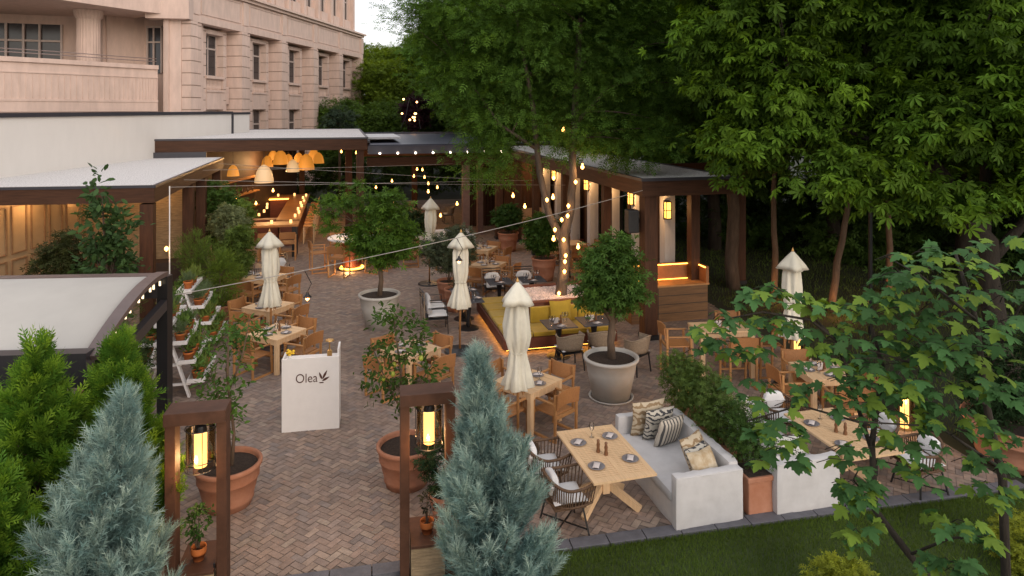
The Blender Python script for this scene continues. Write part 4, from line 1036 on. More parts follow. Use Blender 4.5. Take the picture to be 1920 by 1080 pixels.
for nm, c, yaw, lb in (('long_table', Vector((1.30,9.68,0)), R(15.5), 'long pale slatted wooden table beside the left linen sofa'), ('long_table', Vector((4.95,10.28,0)), R(14), 'long pale slatted wooden table under the maple branches')):
    t = thing('long_table', lb, 'table', c, yaw, 'long pedestal tables')
    m = M(); m.bx(-.45,.45,-.74,-.66,.72,.75).bx(-.45,.45,.66,.74,.72,.75).bx(-.45,-.38,-.66,.66,.72,.75).bx(.38,.45,-.66,.66,.72,.75).bx(-.03,.03,-.66,.66,.72,.75)
    y = -.655
    while y < .64:
        m.bx(-.38,-.03,y,y+.038,.724,.747); m.bx(.03,.38,y,y+.038,.724,.747); y += .0475
    m.build('tabletop', MT['wood_lt'], t)
    M().bx(-.36,.36,-.6,.6,.690,.719).build('apron', MT['wood_lt'], t)
    M().bx(-.09,.09,-.05,.05,.2,.70).bx(-.05,.05,-.10,.10,.2,.69).build('pedestal', MT['wood_lt'], t)
    for dx, dy in ((.42,.30),(-.42,.30),(.42,-.30),(-.42,-.30)):
        M().beam((dx*.12,dy*.12,.30),(dx,dy,.03),.07,.09).build('foot', MT['wood_lt'], t)
    for lx, ly, sdn in ((-.26,.32,'far left'),(-.26,-.36,'near left'),(.26,.38,'far right'),(.27,-.30,'near right')):
        cc, ss = math.cos(yaw), math.sin(yaw); p = c+Vector((lx*cc-ly*ss, lx*ss+ly*cc, .75))
        PL.put(p, rnd.uniform(0,1), f'grey plate with napkin, {sdn} place on the {"left sofa" if c.x<3 else "maple-shaded"} long table', 'plates laid on the tables')
    ML.put(c+Vector((-.08,-.02,.75)), 0, f'dark pepper mill on the {"left sofa" if c.x<3 else "maple-shaded"} long table', 'pepper mills on the tables')
    ML.put(c+Vector((.02,-.10,.75)), 0, f'lower pepper mill on the {"left sofa" if c.x<3 else "maple-shaded"} long table', 'pepper mills on the tables')
    GLS.put(c+Vector((-.12,.42,.75)), 0, f'clear wine glass on the {"left sofa" if c.x<3 else "maple-shaded"} long table', 'wine glasses on the tables')
for p, rz, n in (((.70,9.15,0),R(-74),'near one left of the long table'),((.45,9.92,0),R(-76),'far one left of the long table'),
                 ((5.75,10.75,0),R(104),'far right side of the maple-shaded table'),((6.0,10.05,0),R(104),'near right side of the maple-shaded table'),((4.5,11.5,0),R(190),'far end of the maple-shaded table')):
    RT.put(p, rz, 'brown rattan armchair with white cushions, ' + n, 'rattan armchairs')
# ------------------------------------------------------------------ service counter under the wing
sc = thing('service_counter', 'wooden service counter with a glowing orange upstand shelf', 'counter', W(7.55,16.75,0), YAW)
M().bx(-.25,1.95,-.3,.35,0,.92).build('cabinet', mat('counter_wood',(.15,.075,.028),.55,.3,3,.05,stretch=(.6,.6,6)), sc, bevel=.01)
M().bx(-.28,1.98,-.33,.38,.92,.96).build('countertop', mat('lit_counter_wood',(.45,.22,.08),.5), sc)  # counter wood in a lighter copy, the ledge's glow put into its colour
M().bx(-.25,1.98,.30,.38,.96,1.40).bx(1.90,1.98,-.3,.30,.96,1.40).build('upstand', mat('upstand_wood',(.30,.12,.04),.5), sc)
M().bx(-.25,1.89,.28,.30,1.36,1.38).bx(1.88,1.90,-.28,.28,1.36,1.38).build('led_strip', MT['e_led'], sc); M().bx(-.25,1.86,.285,.299,.965,.975).build('led_strip', MT['e_led'], sc); point(W(8.3,16.7,1.3), 3, .1, (1,.45,.12))
m = M()
for i in range(1,4): m.bx(-.252,1.952,-.306,-.30,i*.23-.006,i*.23+.006)
m.bx(.5,.512,-.306,-.30,.02,.9).build('panel_line', MT['black'], sc)
dp = thing('dried_branch_plant', 'dark spindly twig plant behind the service counter', 'plant', W(8.2,17.25,0))
foliage('leaves', dp, [(0,0,1.45,.25,.25,.35)], 40, 5, .1, .06, 'oval', (.03,.022,.02), 77, shell=.2)
M().tube([(0,0,.3),(.02,0,.8),(0,.03,1.5)],[.02,.015,.006],6).build('stem', MT['barkd'], dp)
M().lathe([(0,0),(.15,0),(.2,.35),(0,.33)],14).build('pot', MT['black'], dp)

# ------------------------------------------------------------------ gate frames with lanterns
def gate(cx, cy, label):
    t = thing('gate_frame', label, 'gate frame', (cx, cy, 0), R(11))
    for x, y in ((-.265,-.13),(.265,.13)): pass
    M().bx(-.325,-.215,-.10,.10,0,2.10).build('gate_post', MT['corten'], t, bevel=.005); M().bx(.215,.325,-.10,.10,0,2.10).build('gate_post', MT['corten'], t, bevel=.005)
    M().bx(-.325,.325,-.16,.16,2.10,2.24).build('gate_lintel', MT['corten'], t, bevel=.005)
    M().bx(-.20,.20,-.16,.22,0,.44).build('stone_pier', MT['stoneclad'], t); M().bx(-.203,.203,-.19,.40,.44,.475).build('shelf', MT['corten'], t, bevel=.004)
    M().bx(.19,.205,-.13,-.105,.30,.52).build('latch', MT['black'], t)
    return t
def lantern(name, loc, label, r=.165, h=.46, hang=True):
    t = thing(name, label, 'lantern', loc); z = 0
    M().lathe([(r*.93,.02),(r*.93,h-.02)],24).build('glass_shade', MT['amber'], t, smooth=True)
    m = M()
    for zz in (0, h*.22, h): m.tube([((r)*math.cos(a), (r)*math.sin(a), zz) for a in [i*math.pi/12 for i in range(25)]], .006, 5)
    for i in range(6): a = i*math.pi/3; m.tube([(r*math.cos(a), r*math.sin(a), 0),(r*math.cos(a), r*math.sin(a), h)],.005,4)
    for i in range(4):
        a = i*math.pi/2; m.tube([(r*math.cos(a), r*math.sin(a), 0),(0,0,0)],.005,4); m.tube([(r*math.cos(a), r*math.sin(a), h),(0,0,h+.03)],.005,4)
    m.build('cage', MT['black'], t)
    M().lathe([(.0,.02),(.068,.02),(.068,h*.90),(0,h*.90)],24).build('lit_candle', MT['e_candle'], t, smooth=False)
    M().lathe([(.072,h*.90),(.06,h+.02),(.01,h+.05),(.01,h+.12)],16).build('lantern_cap', MT['black'], t)
    if not hang: M().tube([(r*.8*math.cos(a), 0, h+.05+r*1.3*math.sin(a)) for a in [i*math.pi/10 for i in range(11)]],.007,5).build('handle', MT['black'], t)
    return t
for cx, cy, s, o in ((-3.55,7.72,'left','left'),(-1.02,8.22,'right','right')):
    gate(cx, cy, f'brown steel gate frame on a stone pier, {s} side of the entrance')
    if s == 'left': lantern('hanging_lantern', (cx+.02, cy+.02, 1.54), 'round amber lantern with lit candle hanging in the left gate frame')
    else: lantern('hanging_lantern', (cx+.02, cy+.02, 1.56), 'round amber lantern with lit candle hanging in the right gate frame')
    point((cx+.02, cy-.24, 1.65), 5, .05); point((cx-.1, cy+.4, 1.5), 12, .05)
lantern('floor_lantern', (3.18,12.35,0), 'tall amber floor lantern behind the far end of the left sofa', .17, .75, False); point((3.05,12.1,.5), 8, .08)
lantern('floor_lantern', (6.9,12.0,0), 'tall lit floor lantern under the maple at the terrace edge', .17, .75, False); point((6.8,11.75,.5), 8, .08)
lantern('floor_lantern', (6.35,15.2,1.0-1.0), 'lit floor lantern beside the right umbrella', .17, .8, False); point((6.3,15.0,.6), 3, .08)

# ------------------------------------------------------------------ plant pots (empty shells; plants are added later)
def pot_m(t, r, h, mt, rim=.06, base=.68, n=32, saucer=False, soil=True, bands=True, name='pot'):
    pr = [(0,.0),(r*base,0)] + ([(r*base*1.04,h*.12),(r*(base+.05)*1.03,h*.14),(r*(base+.06),h*.2),(r*(base+.20),h*.62),(r*(base+.215)*1.02,h*.64),(r*(base+.23),h*.67)] if bands else [(r*(base+.20),h*.66)]) + [(r*.92,h*(1-rim*1.9/h*.5)-.03),(r*.98,h-rim),(r,h-rim*.8),(r,h-.01),(r*.97,h),(r*.90,h),(r*.88,h-.03),(r*.86,h-.08)]
    M().lathe(pr, n).build(name, mt, t, smooth=True)
    if soil: M().lathe([(0,h-.05),(r*.5,h-.055),(r*.87,h-.07)], n).build('soil', MT['soil'], t)
    if saucer: M().lathe([(r*.4,.0),(r*.78,.0),(r*.81,.035),(r*.79,.045),(r*.72,.015)], n).build('saucer', mt, t, smooth=True)

# ------------------------------------------------------------------ white plant stands with terracotta herb pots
def stand(loc, label, seed):
    t = thing('plant_stand', label, 'plant stand', loc, YAW)
    m = M()
    tiers = [(.58,.28),(.42,.66),(.27,1.04),(.12,1.40)]; sp = []
    for off, z in tiers:
        for s in (-1, 1):
            if off < .15 and s < 0: continue
            x = s*off if off > .15 else 0
            b = M(); b.bx(x-.16,x+.16,-.64,.64,z,z+.018).bx(x-.16,x-.14,-.64,.64,z+.018,z+.075).bx(x+.14,x+.16,-.64,.64,z+.018,z+.075).bx(x-.14,x+.14,-.64,-.62,z+.018,z+.075).bx(x-.14,x+.14,.62,.64,z+.018,z+.075)
            b.build('shelf', MT['white'], t)
            for y in (-.46,-.2,.08,.36): sp.append((x, y, z+.018))
    for y in (-.57,.57):
        for s in (-1, 1): M().beam((s*.46,y,0),(s*.02,y+(.002*s),1.40),.04,.11).build('leg', MT['white'], t)
        for off, z in tiers[:3]: M().bx(-off+.1,off-.1,y-.02,y+.02,z-.045,z-.002).build('crossbar', MT['white'], t)
    r = random.Random(seed); c, s = math.cos(YAW), math.sin(YAW)
    return [(Vector(loc)+Vector((x*c-y*s, x*s+y*c, z)), r.random()) for x, y, z in sp if r.random() < .93]
POTS1 = stand((-6.87,13.75,0), 'nearer white tiered plant stand full of herb pots, right behind the black pergola post', 1)
POTS2 = stand((-7.62,16.15,0), 'farther white tiered plant stand full of herb pots, by the left row of tables', 2)

# ------------------------------------------------------------------ bar, stools, pendants
bar = thing('bar_counter', 'long U-shaped timber bar counter with candle-lit top', 'bar', W(-2.1,33.8,0), YAW)
M().bx(-.35,.30,-4.4,4.0,0,1.02).bx(-4.3,-.35,3.3,4.0,0,1.02).bx(-1.7,-.5,-3.4,-2.9,0,.95).build('bar_front', MT['redwood'], bar)
M().bx(-.5,.45,-4.5,4.1,1.02,1.09).bx(-4.4,-.5,3.2,4.1,1.02,1.09).build('bar_top', mat('bar_top_wood',(.33,.16,.06),.35,.2,3), bar)
M().bx(.30,.32,-4.3,3.9,.95,1.0).bx(-4.2,-.4,3.17,3.19,.95,1.0).build('led_strip', MT['e_led'], bar)
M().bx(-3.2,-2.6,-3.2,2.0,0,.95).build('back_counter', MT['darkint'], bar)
hb = thing('high_dining_table', 'long high timber table on black legs at the front of the bar', 'table', W(-2.7,27.5,0), YAW)
M().bx(-1.5,1.1,-.42,.42,1.16,1.24).build('tabletop', mat('orange_board',(.36,.15,.045),.4,.2,3), hb)
for x, y in ((.95,-.3),(.95,.3),(-1.3,-.3),(-1.3,.3)): M().bx(x-.09,x+.09,y-.09,y+.09,0,1.16).build('leg', MT['black'], hb)
st = thing('bar_stool', 'x', 'bar stool')
M().bx(-.2,.2,-.2,.2,.70,.74).build('seat', MT['wood_ch'], st); M().bx(-.2,.2,-.22,-.19,.86,1.02).build('backrest', MT['wood_ch'], st)
for x in (-1,1):
    M().beam((x*.18,.18,.7),(x*.2,.2,0),.035,.035).build('leg', MT['wood_lt'], st); M().beam((x*.19,-.2,1.0),(x*.2,-.21,0),.035,.035).build('leg', MT['wood_lt'], st)
M().bx(-.18,.18,.17,.2,.25,.28).build('footrest', MT['wood_lt'], st)
SP = Proto(st); ordn = ['nearest','second','third','fourth','fifth','sixth','seventh','eighth','ninth','farthest']
for i in range(10): SP.put(W(-1.35,29.8+i*.8,0), YAW+R(90), f'light wooden bar stool, {ordn[i]} in the row along the bar', 'bar stools along the bar')
for dx, n in ((-.9,'left'),(0.0,'middle'),(.75,'right')):
    CHx = BC.put(W(-2.7+dx,26.75,0), YAW, f'pale wooden bar chair, {n} one at the near side of the high bar table', 'bar chairs at the high bar table')
cdl = thing('candle_jar', 'x', 'candle')
M().lathe([(0,0),(.05,0),(.05,.12),(0,.10)],10).build('jar', MT['e_glow'], cdl); CD = Proto(cdl)
for i in range(8): CD.put(W(-1.9+.1*(i%2),30.0+i*1.0,1.09), 0, f'small lit candle jar, {ordn[i]} along the bar top', 'candle jars on the bar')
for i, (u) in enumerate((-3.6,-2.6,-1.9)): CD.put(W(u,27.5,1.24), 0, f'small lit candle jar, {["left","middle","right"][i]} one on the high bar table', 'candle jars on the bar')
for k, (px_, py_, Y, s, lit) in enumerate([(437,330,28,.82,0),(495,342,27,1.25,1),(501,313,31,.9,0),(526,308,31,1.15,0),(541,306,33,.8,0),(549,322,28,.9,1),(560,304,34,.85,0),(574,318,30.5,1.25,0),(588,300,34,1.0,0),(597,306,32,.9,0),(512,300,35,.9,0)]):
    p = S(px_, py_, Y); s *= .88
    lb = ['small wicker dome pendant hanging alone at the left of the bar','largest pale wicker pendant low over the bar','wicker pendant just above the largest one','broad wicker pendant left of the middle of the cluster','narrow wicker pendant behind the broad one','pale-bottomed wicker pendant at the middle of the cluster','small wicker pendant high in the cluster','large orange wicker pendant right of the middle','wicker pendant at the upper right of the cluster','wicker pendant at the right end of the cluster','wicker pendant high at the left of the cluster'][k]
    t = thing('wicker_pendant', lb, 'pendant lamp', p, 0, 'wicker pendants over the bar')
    prof = [(.33,0),(.32,.12),(.27,.36),(.19,.52),(.07,.62),(.03,.64)]
    M().lathe([(r*s,z*s) for r, z in prof], 24).build('lamp_shade', MT['e_shade'] if not lit else emit('pale_lit_wicker',(1,.55,.2),.28,(.6,.48,.33)), t, smooth=True)
    M().lathe([(0,.06*s),(.05*s,.09*s),(.05*s,.16*s),(0,.2*s)],10).build('light_bulb', MT['e_bulbd'], t)
    M().tube([(0,0,.62*s),(0,0,max(.65*s, 4.0-p.z))],.01,5).build('cord', MT['black'], t)
for u, v, e in ((-5.5,31,60),(-2.4,30,80),(-3.5,35,100),(-6.2,36,50),(-1.2,33.5,50),(3.2,31.5,30),(5.2,36,40)): point(W(u,v,3.0), e, .2)
for k in range(14): 
    b = M().lathe([(.035,0),(.04,.02),(.04,.18),(.015,.24),(.015,.30),(0,.31)],8)
    q = thing('bottle', f'dark bottle, number {k+1} from the left on the back bar shelves', 'bottle', Vector((-12.55+.012*k,29.0+k*.28,[1.01,1.71][k%2])), 0, 'bottles on the back bar')
    q['label'] = 'dark glass bottle on the back bar shelf'; b.build('glass_body', mat('bottle_glass',(.10,.06,.03),.15) if k==0 else bpy.data.materials['bottle_glass'], q, smooth=True)
for k in range(12):
    u, v = [(-3.9,37.4),(-3.2,37.3),(-2.4,37.4),(-3.5,31.5),(-3.4,32.6),(-3.4,33.8),(-3.5,34.9),(2.4,31.5),(4.3,33.5),(2.6,36.0),(5.6,37.5),(1.5,38.2)][k]
    z = 1.09 if k < 3 else .95 if k < 7 else .75 if k < 10 else 2.4
    if k < 10: CD.put(W(u,v,z), 0, 'small lit candle jar glowing inside the pavilion', 'candle jars deep in the pavilion')
    else: pass
# lounge at the back of the terrace
ls = thing('wall_banquette', 'tan cushioned banquette against the dark slatted wall behind the twin tree', 'bench', W(8.0,27.2,0), YAW)
M().bx(-.9,1.3,2.2,2.95,0,.42).bx(.9,1.35,-1.5,2.2,0,.42).build('base', MT['redwood'], ls); 
for i in range(3): M().bx(-.9+i*.73,-.18+i*.73,2.22,2.85,.42,.55).build('seat_cushion', MT['wicker'], ls, bevel=.03)
for i in range(3): M().box((-.55+i*.73,2.86,.82),(.68,.14,.55),rx=R(-8)).build('back_cushion', mat('tan_cushion',(.42,.29,.19),.9) if i==0 else bpy.data.materials['tan_cushion'], ls, bevel=.03)
l2 = thing('curved_white_sofa', 'low white upholstered sofa at the back, left of the farthest umbrella', 'sofa', (-2.7,26.6,0), R(12))
M().bx(-1.0,1.1,-.35,.45,.05,.42).build('base', MT['sofa_w'], l2, bevel=.06); M().bx(-1.0,1.1,.3,.48,.42,.85).build('backrest', MT['sofa_w'], l2, bevel=.06); M().bx(-1.15,-.98,-.35,.48,.05,.68).build('armrest', MT['sofa_w'], l2, bevel=.05); M().bx(1.08,1.25,-.35,.48,.05,.68).build('armrest', MT['sofa_w'], l2, bevel=.05)
for x, y, rz, n in ((-8.3,21.3,-1.2,'left of the little black table'),(-7.5,22.0,-2.7,'behind the little black table'),(-7.9,20.6,-.2,'in front of the little black table')):
    SC.put((x,y,0), rz, 'black metal armchair with patterned white cushions, ' + n, 'black metal armchairs')
PT.put((-7.6,21.2,0), .3, 'little black table near the potted bushes on the left', 'dark pedestal tables')
for x, y, rz, n in ((-2.3,23.9,1.2,'beside the farthest umbrella'),(-3.6,24.4,-1.4,'left of the farthest umbrella')):
    CH.put((x,y,0), rz, 'wooden armchair with white seat standing ' + n, 'wooden armchairs at the square tables')
for u, v, n in ((8.1,20.8,'nearer'),(8.1,23.6,'farther')):
    c = W(u,v,0); diner(c, YAW, f'{n} table under the lantern wing', (0,1,2,3))
for u, v, n in ((2.4,31.5,'nearer one under the navy louvres'),(4.3,33.5,'middle one under the navy louvres'),(2.6,36.0,'farther one under the navy louvres')):
    dark(W(u,v,0), YAW, n)
    for s_, rz, m_ in ((-.8,R(-90),'left'),(.8,R(90),'right')): RC.put(W(u+s_,v,0), YAW+rz, f'woven rope chair, {m_} of the dark table, {n}', 'woven rope chairs')
    bulbs_deep = (u, v)
# ------------------------------------------------------------------ cables, hanging lamps, string lights
def cable(name, a, b, sag, label, r=.0065, lamps=()):
    a, b = Vector(a), Vector(b); t = thing(name, label, 'cable', a)
    pts = [a.lerp(b, i/16) - a - Vector((0,0,sag*4*(i/16)*(1-i/16))) for i in range(17)]
    M().tube(pts, r, 5).build('wire', MT['cable'], t); return a, pts
MT['cable'] = mat('pale_cable', (.30,.28,.26), .5)
cable('overhead_cable', S(318,351,16.35), S(1000,338,26), .0, 'lowest pale cable from the porch corner across the terrace')
cable('overhead_cable', S(380,319,22), S(850,307,29), .03, 'uppermost pale cable in front of the pendants')
cable('overhead_cable', S(400,306,25), S(930,338,26), .02, 'pale cable sloping down right across the wicker pendants')
cable('overhead_cable', S(345,337,19), S(1060,347,22.5), .03, 'long level pale cable second from the bottom')
ea, eb = S(328,553,10.85), S(1205,357,16.35)
cable('overhead_cable', ea, eb, .12, 'long pale cable rising diagonally from the black pergola to the timber corner post', .008)
def hanglamp(t_, drop, label):
    p = ea.lerp(eb, t_) - Vector((0,0,.12*4*t_*(1-t_)))
    q = thing('hanging_lamp', label, 'hanging lamp', p)
    M().tube([(0,0,0),(.12,0,-drop*.6),(.05,0,-drop)],.007,5).build('cord', MT['black'], q)
    M().lathe([(.02,-drop),(.03,-drop-.04),(.07,-drop-.08),(.075,-drop-.09)],14,(.05,0,0)).build('lamp_shade', MT['black'], q, smooth=True)
    M().lathe([(0,-drop-.06),(.03,-drop-.08),(.034,-drop-.12),(0,-drop-.155)],12,(.05,0,0)).build('light_bulb', MT['e_bulb'], q, smooth=True)
    point(p+Vector((.05,-.1,-drop-.15)), 4, .03)
def tfor(px_):
    k = (px_-960)/1280; d = eb-ea; return (k*ea.y - ea.x)/(d.x - k*d.y)
hanglamp(tfor(571), .38, 'small black hanging lamp with lit bulb left of the potted orange tree'); hanglamp(tfor(856), .36, 'small black hanging lamp with lit bulb in front of the middle umbrella')
wp = thing('light_pole', 'slim white pole with a lit bulb at the porch corner', 'pole', (S(318,351,16.35).x, 16.35, 0))
M().tube([(0,0,0),(0,0,3.76)],.014,8).build('pole', MT['white'], wp); M().lathe([(0,-.05),(.045,0),(.045,.04),(0,.08)],10,(-.06,-.03,2.25)).build('light_bulb', MT['e_bulb'], wp); M().lathe([(0,0),(.16,0),(.16,.04),(0,.05)],14,(0,0,1.25)).build('tray', MT['wicker'], wp)
point((wp.location.x-.06, 16.2, 2.2), 2, .04)
def bulbthing(pos, label, grp):
    t = thing('festoon_bulb', label, 'light bulb', pos, 0, grp)
    M().lathe([(0,-.05),(.04,-.02),(.045,.02),(.02,.06),(.02,.10)],10).build('bulb', MT['e_bulb'], t, smooth=True)
    M().tube([(0,0,.09),(0,0,.35)],.006,4).build('cord', MT['black'], t); return t
for k, (x_, y_, Y, lb) in enumerate([(1056,245,17.6,'beside the right stem of the twin tree, above the roof line'),(1008,315,19,'between roof and upper twin stems'),(1092,314,17.5,'high right of the twin tree, below the foliage'),(962,368,21,'left of the twin tree, at lantern height'),(984,388,21,'left of the twin tree, lower of a pair'),(1037,371,18,'against the right twin stem'),(1068,368,17.8,'just right of the twin stems'),(1038,449,17.8,'low left of the joined trunk'),(1084,464,17.8,'low right of the joined trunk'),(857,383,26,'in front of the brown pillars'),(826,405,26,'low in front of the brown pillars'),(803,345,30,'above the farthest umbrella, upper'),(803,360,27,'just over the tip of the farthest umbrella'),(480,382,27,'over the front of the bar, middle'),(443,376,27,'over the left of the bar'),(453,411,25,'over the left end of the high bar table'),(512,358,27,'over the inner bar counter'),(640,285,31,'high under the roof edge, left'),(652,292,33,'under the roof edge, lower'),(668,287,31,'under the roof corner'),(782,318,33,'before the back hedge, upper left'),(792,319,33,'before the back hedge, upper right'),(776,331,32,'before the back hedge, lower left'),(796,333,32,'before the back hedge, lower right'),(735,340,33,'in the middle bay, left'),(820,352,31,'in the middle bay, right of the umbrella tip'),(705,352,32,'in the middle bay, far left')]):
    bulbthing(S(x_, y_, Y), 'lit warm bulb ' + lb, 'hanging festoon bulbs')
    if k in (2,4,7,10,12,14,15,18,20,24,26): point(S(x_, y_, Y-.25)-Vector((0,0,.1)), 6, .05)
ts = S(770,235,42); tl = thing('light_cluster', 'loose cluster of lit bulbs above the flat roofs behind the terrace', 'string lights', (ts.x,42,4.4))
r_ = random.Random(6)
for i in range(9):
    p = (r_.uniform(-.7,.6), r_.uniform(-.5,.5), r_.uniform(.2,1.1) + (1.0 if i < 2 else 0)); M().lathe([(0,-.06),(.07,0),(.05,.06),(0,.08)],8,p).build('bulb', MT['e_bulbd'], tl)
M().tube([(-.6,0,0),(-.3,0,.8),(-.1,.2,1.9),(.3,0,1.9),(.5,.1,.6),(.6,0,0)],.015,4).build('wire', MT['black'], tl)
# ================================================================== PLANTS
def potted(name, label, loc, r, h, mt, ells, nc, nl, cs, ls, kind, col, seed, stems, cat='potted plant', group=None, saucer=False, base=.68, bands=True, bark='barkl', **kw):
    t = thing(name, label, cat, loc, 0, group)
    pot_m(t, r, h, MT[mt], saucer=saucer, base=base, bands=bands)
    o, c = foliage('leaves', t, ells, nc, nl, cs, ls, kind, col, seed, **kw)
    m = M(); rng = np.random.default_rng(seed); allk, allr = [], []
    for path, rad in stems:
        m.tube(path, rad, 8); allk += [Vector(p) for p in path]; allr += list(rad)
    limbs(m, allk, allr, c, rng, 26, .022, 4)
    m.build('stem', MT[bark], t, smooth=True)
    return t
GRN = (.065,.135,.028); DGR = (.042,.095,.022); LGR = (.085,.16,.03); OLV = (.085,.115,.06)
# big grey planters with small trees
potted('potted_orange_tree','leafy round-headed tree in a large grey planter, right foreground',(1.93,13.3,0),.54,.80,'grey_pot',
  [(0,0,2.45,.50,.5,.55),(-.30,0,2.05,.42,.4,.35),(.33,0,2.15,.36,.4,.4),(-.38,0,2.6,.25,.3,.25),(.1,0,2.95,.28,.3,.2),(.45,0,2.6,.2,.2,.2),(.0,0,1.85,.5,.4,.25)],300,11,.17,.115,'tuft',GRN,21,[([(0.02,0,.7),(-.01,0,1.1),(.03,.02,1.5),(-.02,0,1.9),(0,0,2.4)],[.085,.07,.065,.05,.02]),([(.03,.02,1.4),(.25,.05,1.8),(.4,.1,2.3)],[.05,.04,.02]),([(.0,.0,1.5),(-.25,-.05,1.85),(-.4,0,2.2)],[.045,.03,.02])],cat='potted tree',saucer=True,bands=False,base=.66,hue=.3)
potted('potted_orange_tree','wide spreading tree in a grey planter at the centre of the terrace',(-3.42,17.6,0),.54,.86,'grey_pot',
  [(.05,0,2.5,.72,.7,.65),(.65,0,2.2,.42,.5,.42),(-.55,.1,2.15,.42,.4,.4),(.2,0,3.15,.5,.5,.35),(.2,0,1.85,.6,.5,.28),(-1.0,.1,3.2,.6,.5,.16),(-1.35,.1,2.9,.35,.35,.14),(-.7,.2,3.6,.35,.3,.14),(-1.2,0,2.55,.3,.3,.1)],330,11,.22,.135,'tuft',(.07,.145,.022),22,[([(0,0,.75),(.05,0,1.2),(.02,0,1.5)],[.075,.06,.06]),([(.02,0,1.45),(-.35,.05,1.9),(-.6,.1,2.6)],[.05,.035,.02]),([(.02,0,1.45),(.35,0,1.9),(.6,0,2.5)],[.05,.04,.02]),([(.02,0,1.5),(.05,.1,2.1),(.1,.1,2.9)],[.045,.03,.015])],cat='potted tree',bands=False,base=.66,hue=.45)
# terracotta lemon trees at the entrance
potted('potted_lemon_tree','slender lemon tree in a terracotta pot, behind the left gate lantern',(-4.03,9.7,0),.46,.60,'terra',
  [(-.05,0,2.0,.35,.3,.55),(.18,.0,2.45,.36,.3,.22),(-.22,0,1.45,.24,.22,.35),(.02,0,1.2,.22,.22,.3)],120,8,.12,.085,'oval',GRN,31,[([(.05,0,.5),(.08,0,1.0),(-.02,.03,1.7),(0,0,2.5)],[.028,.022,.018,.008]),([(.05,0,.55),(-.02,.03,1.1),(-.2,0,1.7)],[.02,.016,.008]),([(.0,.03,1.6),(.2,0,2.1),(.3,0,2.6)],[.015,.012,.006])],cat='potted tree',hue=.3)
potted('potted_lemon_tree','lemon tree with loose branches in a terracotta pot, behind the right gate lantern',(-1.58,10.24,0),.45,.60,'terra',
  [(-.12,0,2.15,.42,.32,.38),(-.42,0,1.75,.22,.25,.5),(.15,0,1.65,.38,.3,.3),(-.05,0,1.3,.3,.25,.25),(-.3,0,2.5,.25,.2,.15)],130,8,.12,.09,'oval',(.05,.10,.022),32,[([(-.02,0,.5),(-.05,0,1.0),(-.1,.03,1.7),(-.2,0,2.5)],[.028,.022,.018,.008]),([(-.03,.0,1.0),(-.3,0,1.5),(-.5,0,2.0)],[.018,.014,.008]),([(-.05,.0,1.1),(.2,0,1.5),(.4,0,1.8)],[.016,.012,.006])],cat='potted tree',hue=.5)
r_ = random.Random(3)
for (cx,cy,cz), root in (((-.1,0,1.6),0),):
    for k in range(5):
        q = thing('green_lemon','x','fruit',(-1.58+r_.uniform(-.35,.35),10.24+r_.uniform(-.3,.0),1.35+r_.uniform(0,.9)),0,'green lemons on the right lemon tree'); q['label'] = 'small yellow-green lemon hanging in the right lemon tree'
        M().lathe([(0,-.045),(.028,-.03),(.036,0),(.028,.03),(0,.045)],10).build('lemon', MT['lemon'] if 'lemon' in MT else MT.setdefault('lemon', mat('green_lemon_skin',(.30,.36,.05),.5)), q, smooth=True)
# pots on the gate shelves
potted('shelf_plant','small leafy shrub in an orange pot on the left gate shelf',(-3.57,7.78,.475),.085,.15,'terra_o',[(0,0,.42,.10,.10,.20)],26,8,.05,.06,'oval',DGR,41,[([(0,0,.1),(0,0,.5)],[.01,.004])],bands=False)
potted('shelf_plant','orange pot with dark twiggy plant on the right gate shelf',(-1.03,8.27,.475),.085,.15,'terra_o',[(0,0,.36,.07,.07,.15)],12,6,.05,.05,'oval',(.03,.035,.02),42,[([(0,0,.1),(0,0,.42)],[.012,.004])],bands=False)
potted('potted_shrub','dense dark shrub in a terracotta pot behind the right gate frame',(-.92,9.45,0),.24,.32,'terra',[(0,0,.75,.34,.34,.48)],160,10,.1,.06,'tuft',(.02,.05,.02),43,[([(0,0,.25),(0,0,.9)],[.02,.01])])
# box planters between the two sofas
bp = thing('box_planter','square terracotta planter box with bushy olive shrub between the sofas','potted plant',(3.40,9.62,0),YAW)
M().bx(-.2,.2,-.2,.2,0,.46).build('box', MT['terra'], bp, bevel=.02); M().bx(-.225,.225,-.225,.225,.46,.53).build('rim', MT['terra'], bp, bevel=.012); M().bx(-.19,.19,-.19,.19,.531,.538).build('soil', MT['soil'], bp)
foliage('leaves', bp, [(-.02,.05,.95,.26,.3,.35),(-.05,.2,1.2,.2,.3,.2)], 120, 10, .11, .06, 'tuft', (.05,.10,.025), 51, hue=.4)
M().tube([(0,0,.5),(.02,.05,.9),(0,.1,1.2)],[.02,.015,.008],6).build('stem', MT['bark'], bp)
for k, (y, n) in enumerate(((.72,'second'),(1.35,'third'),(1.95,'farthest'))):
    b2 = thing('box_planter', f'square terracotta planter with olive bush behind the sofa backs, {n} from the lawn', 'potted plant', Vector((3.40,9.62,0))+W(-.02,y,0), YAW, 'planter boxes between the sofas')
    M().bx(-.2,.2,-.2,.2,0,.46).build('box', MT['terra'], b2, bevel=.02); M().bx(-.225,.225,-.225,.225,.46,.53).build('rim', MT['terra'], b2, bevel=.012)
    foliage('leaves', b2, [(-.05,0,1.0,.30,.34,.42),(-.1,.05,1.3,.28,.25,.25)], 150, 10, .13, .06, 'tuft', (.085,.14,.035),52+k, hue=.4, wild=.9)
    M().tube([(0,0,.45),(.02,.02,.9),(-.05,0,1.3)],[.02,.015,.008],6).build('stem', MT['bark'], b2)
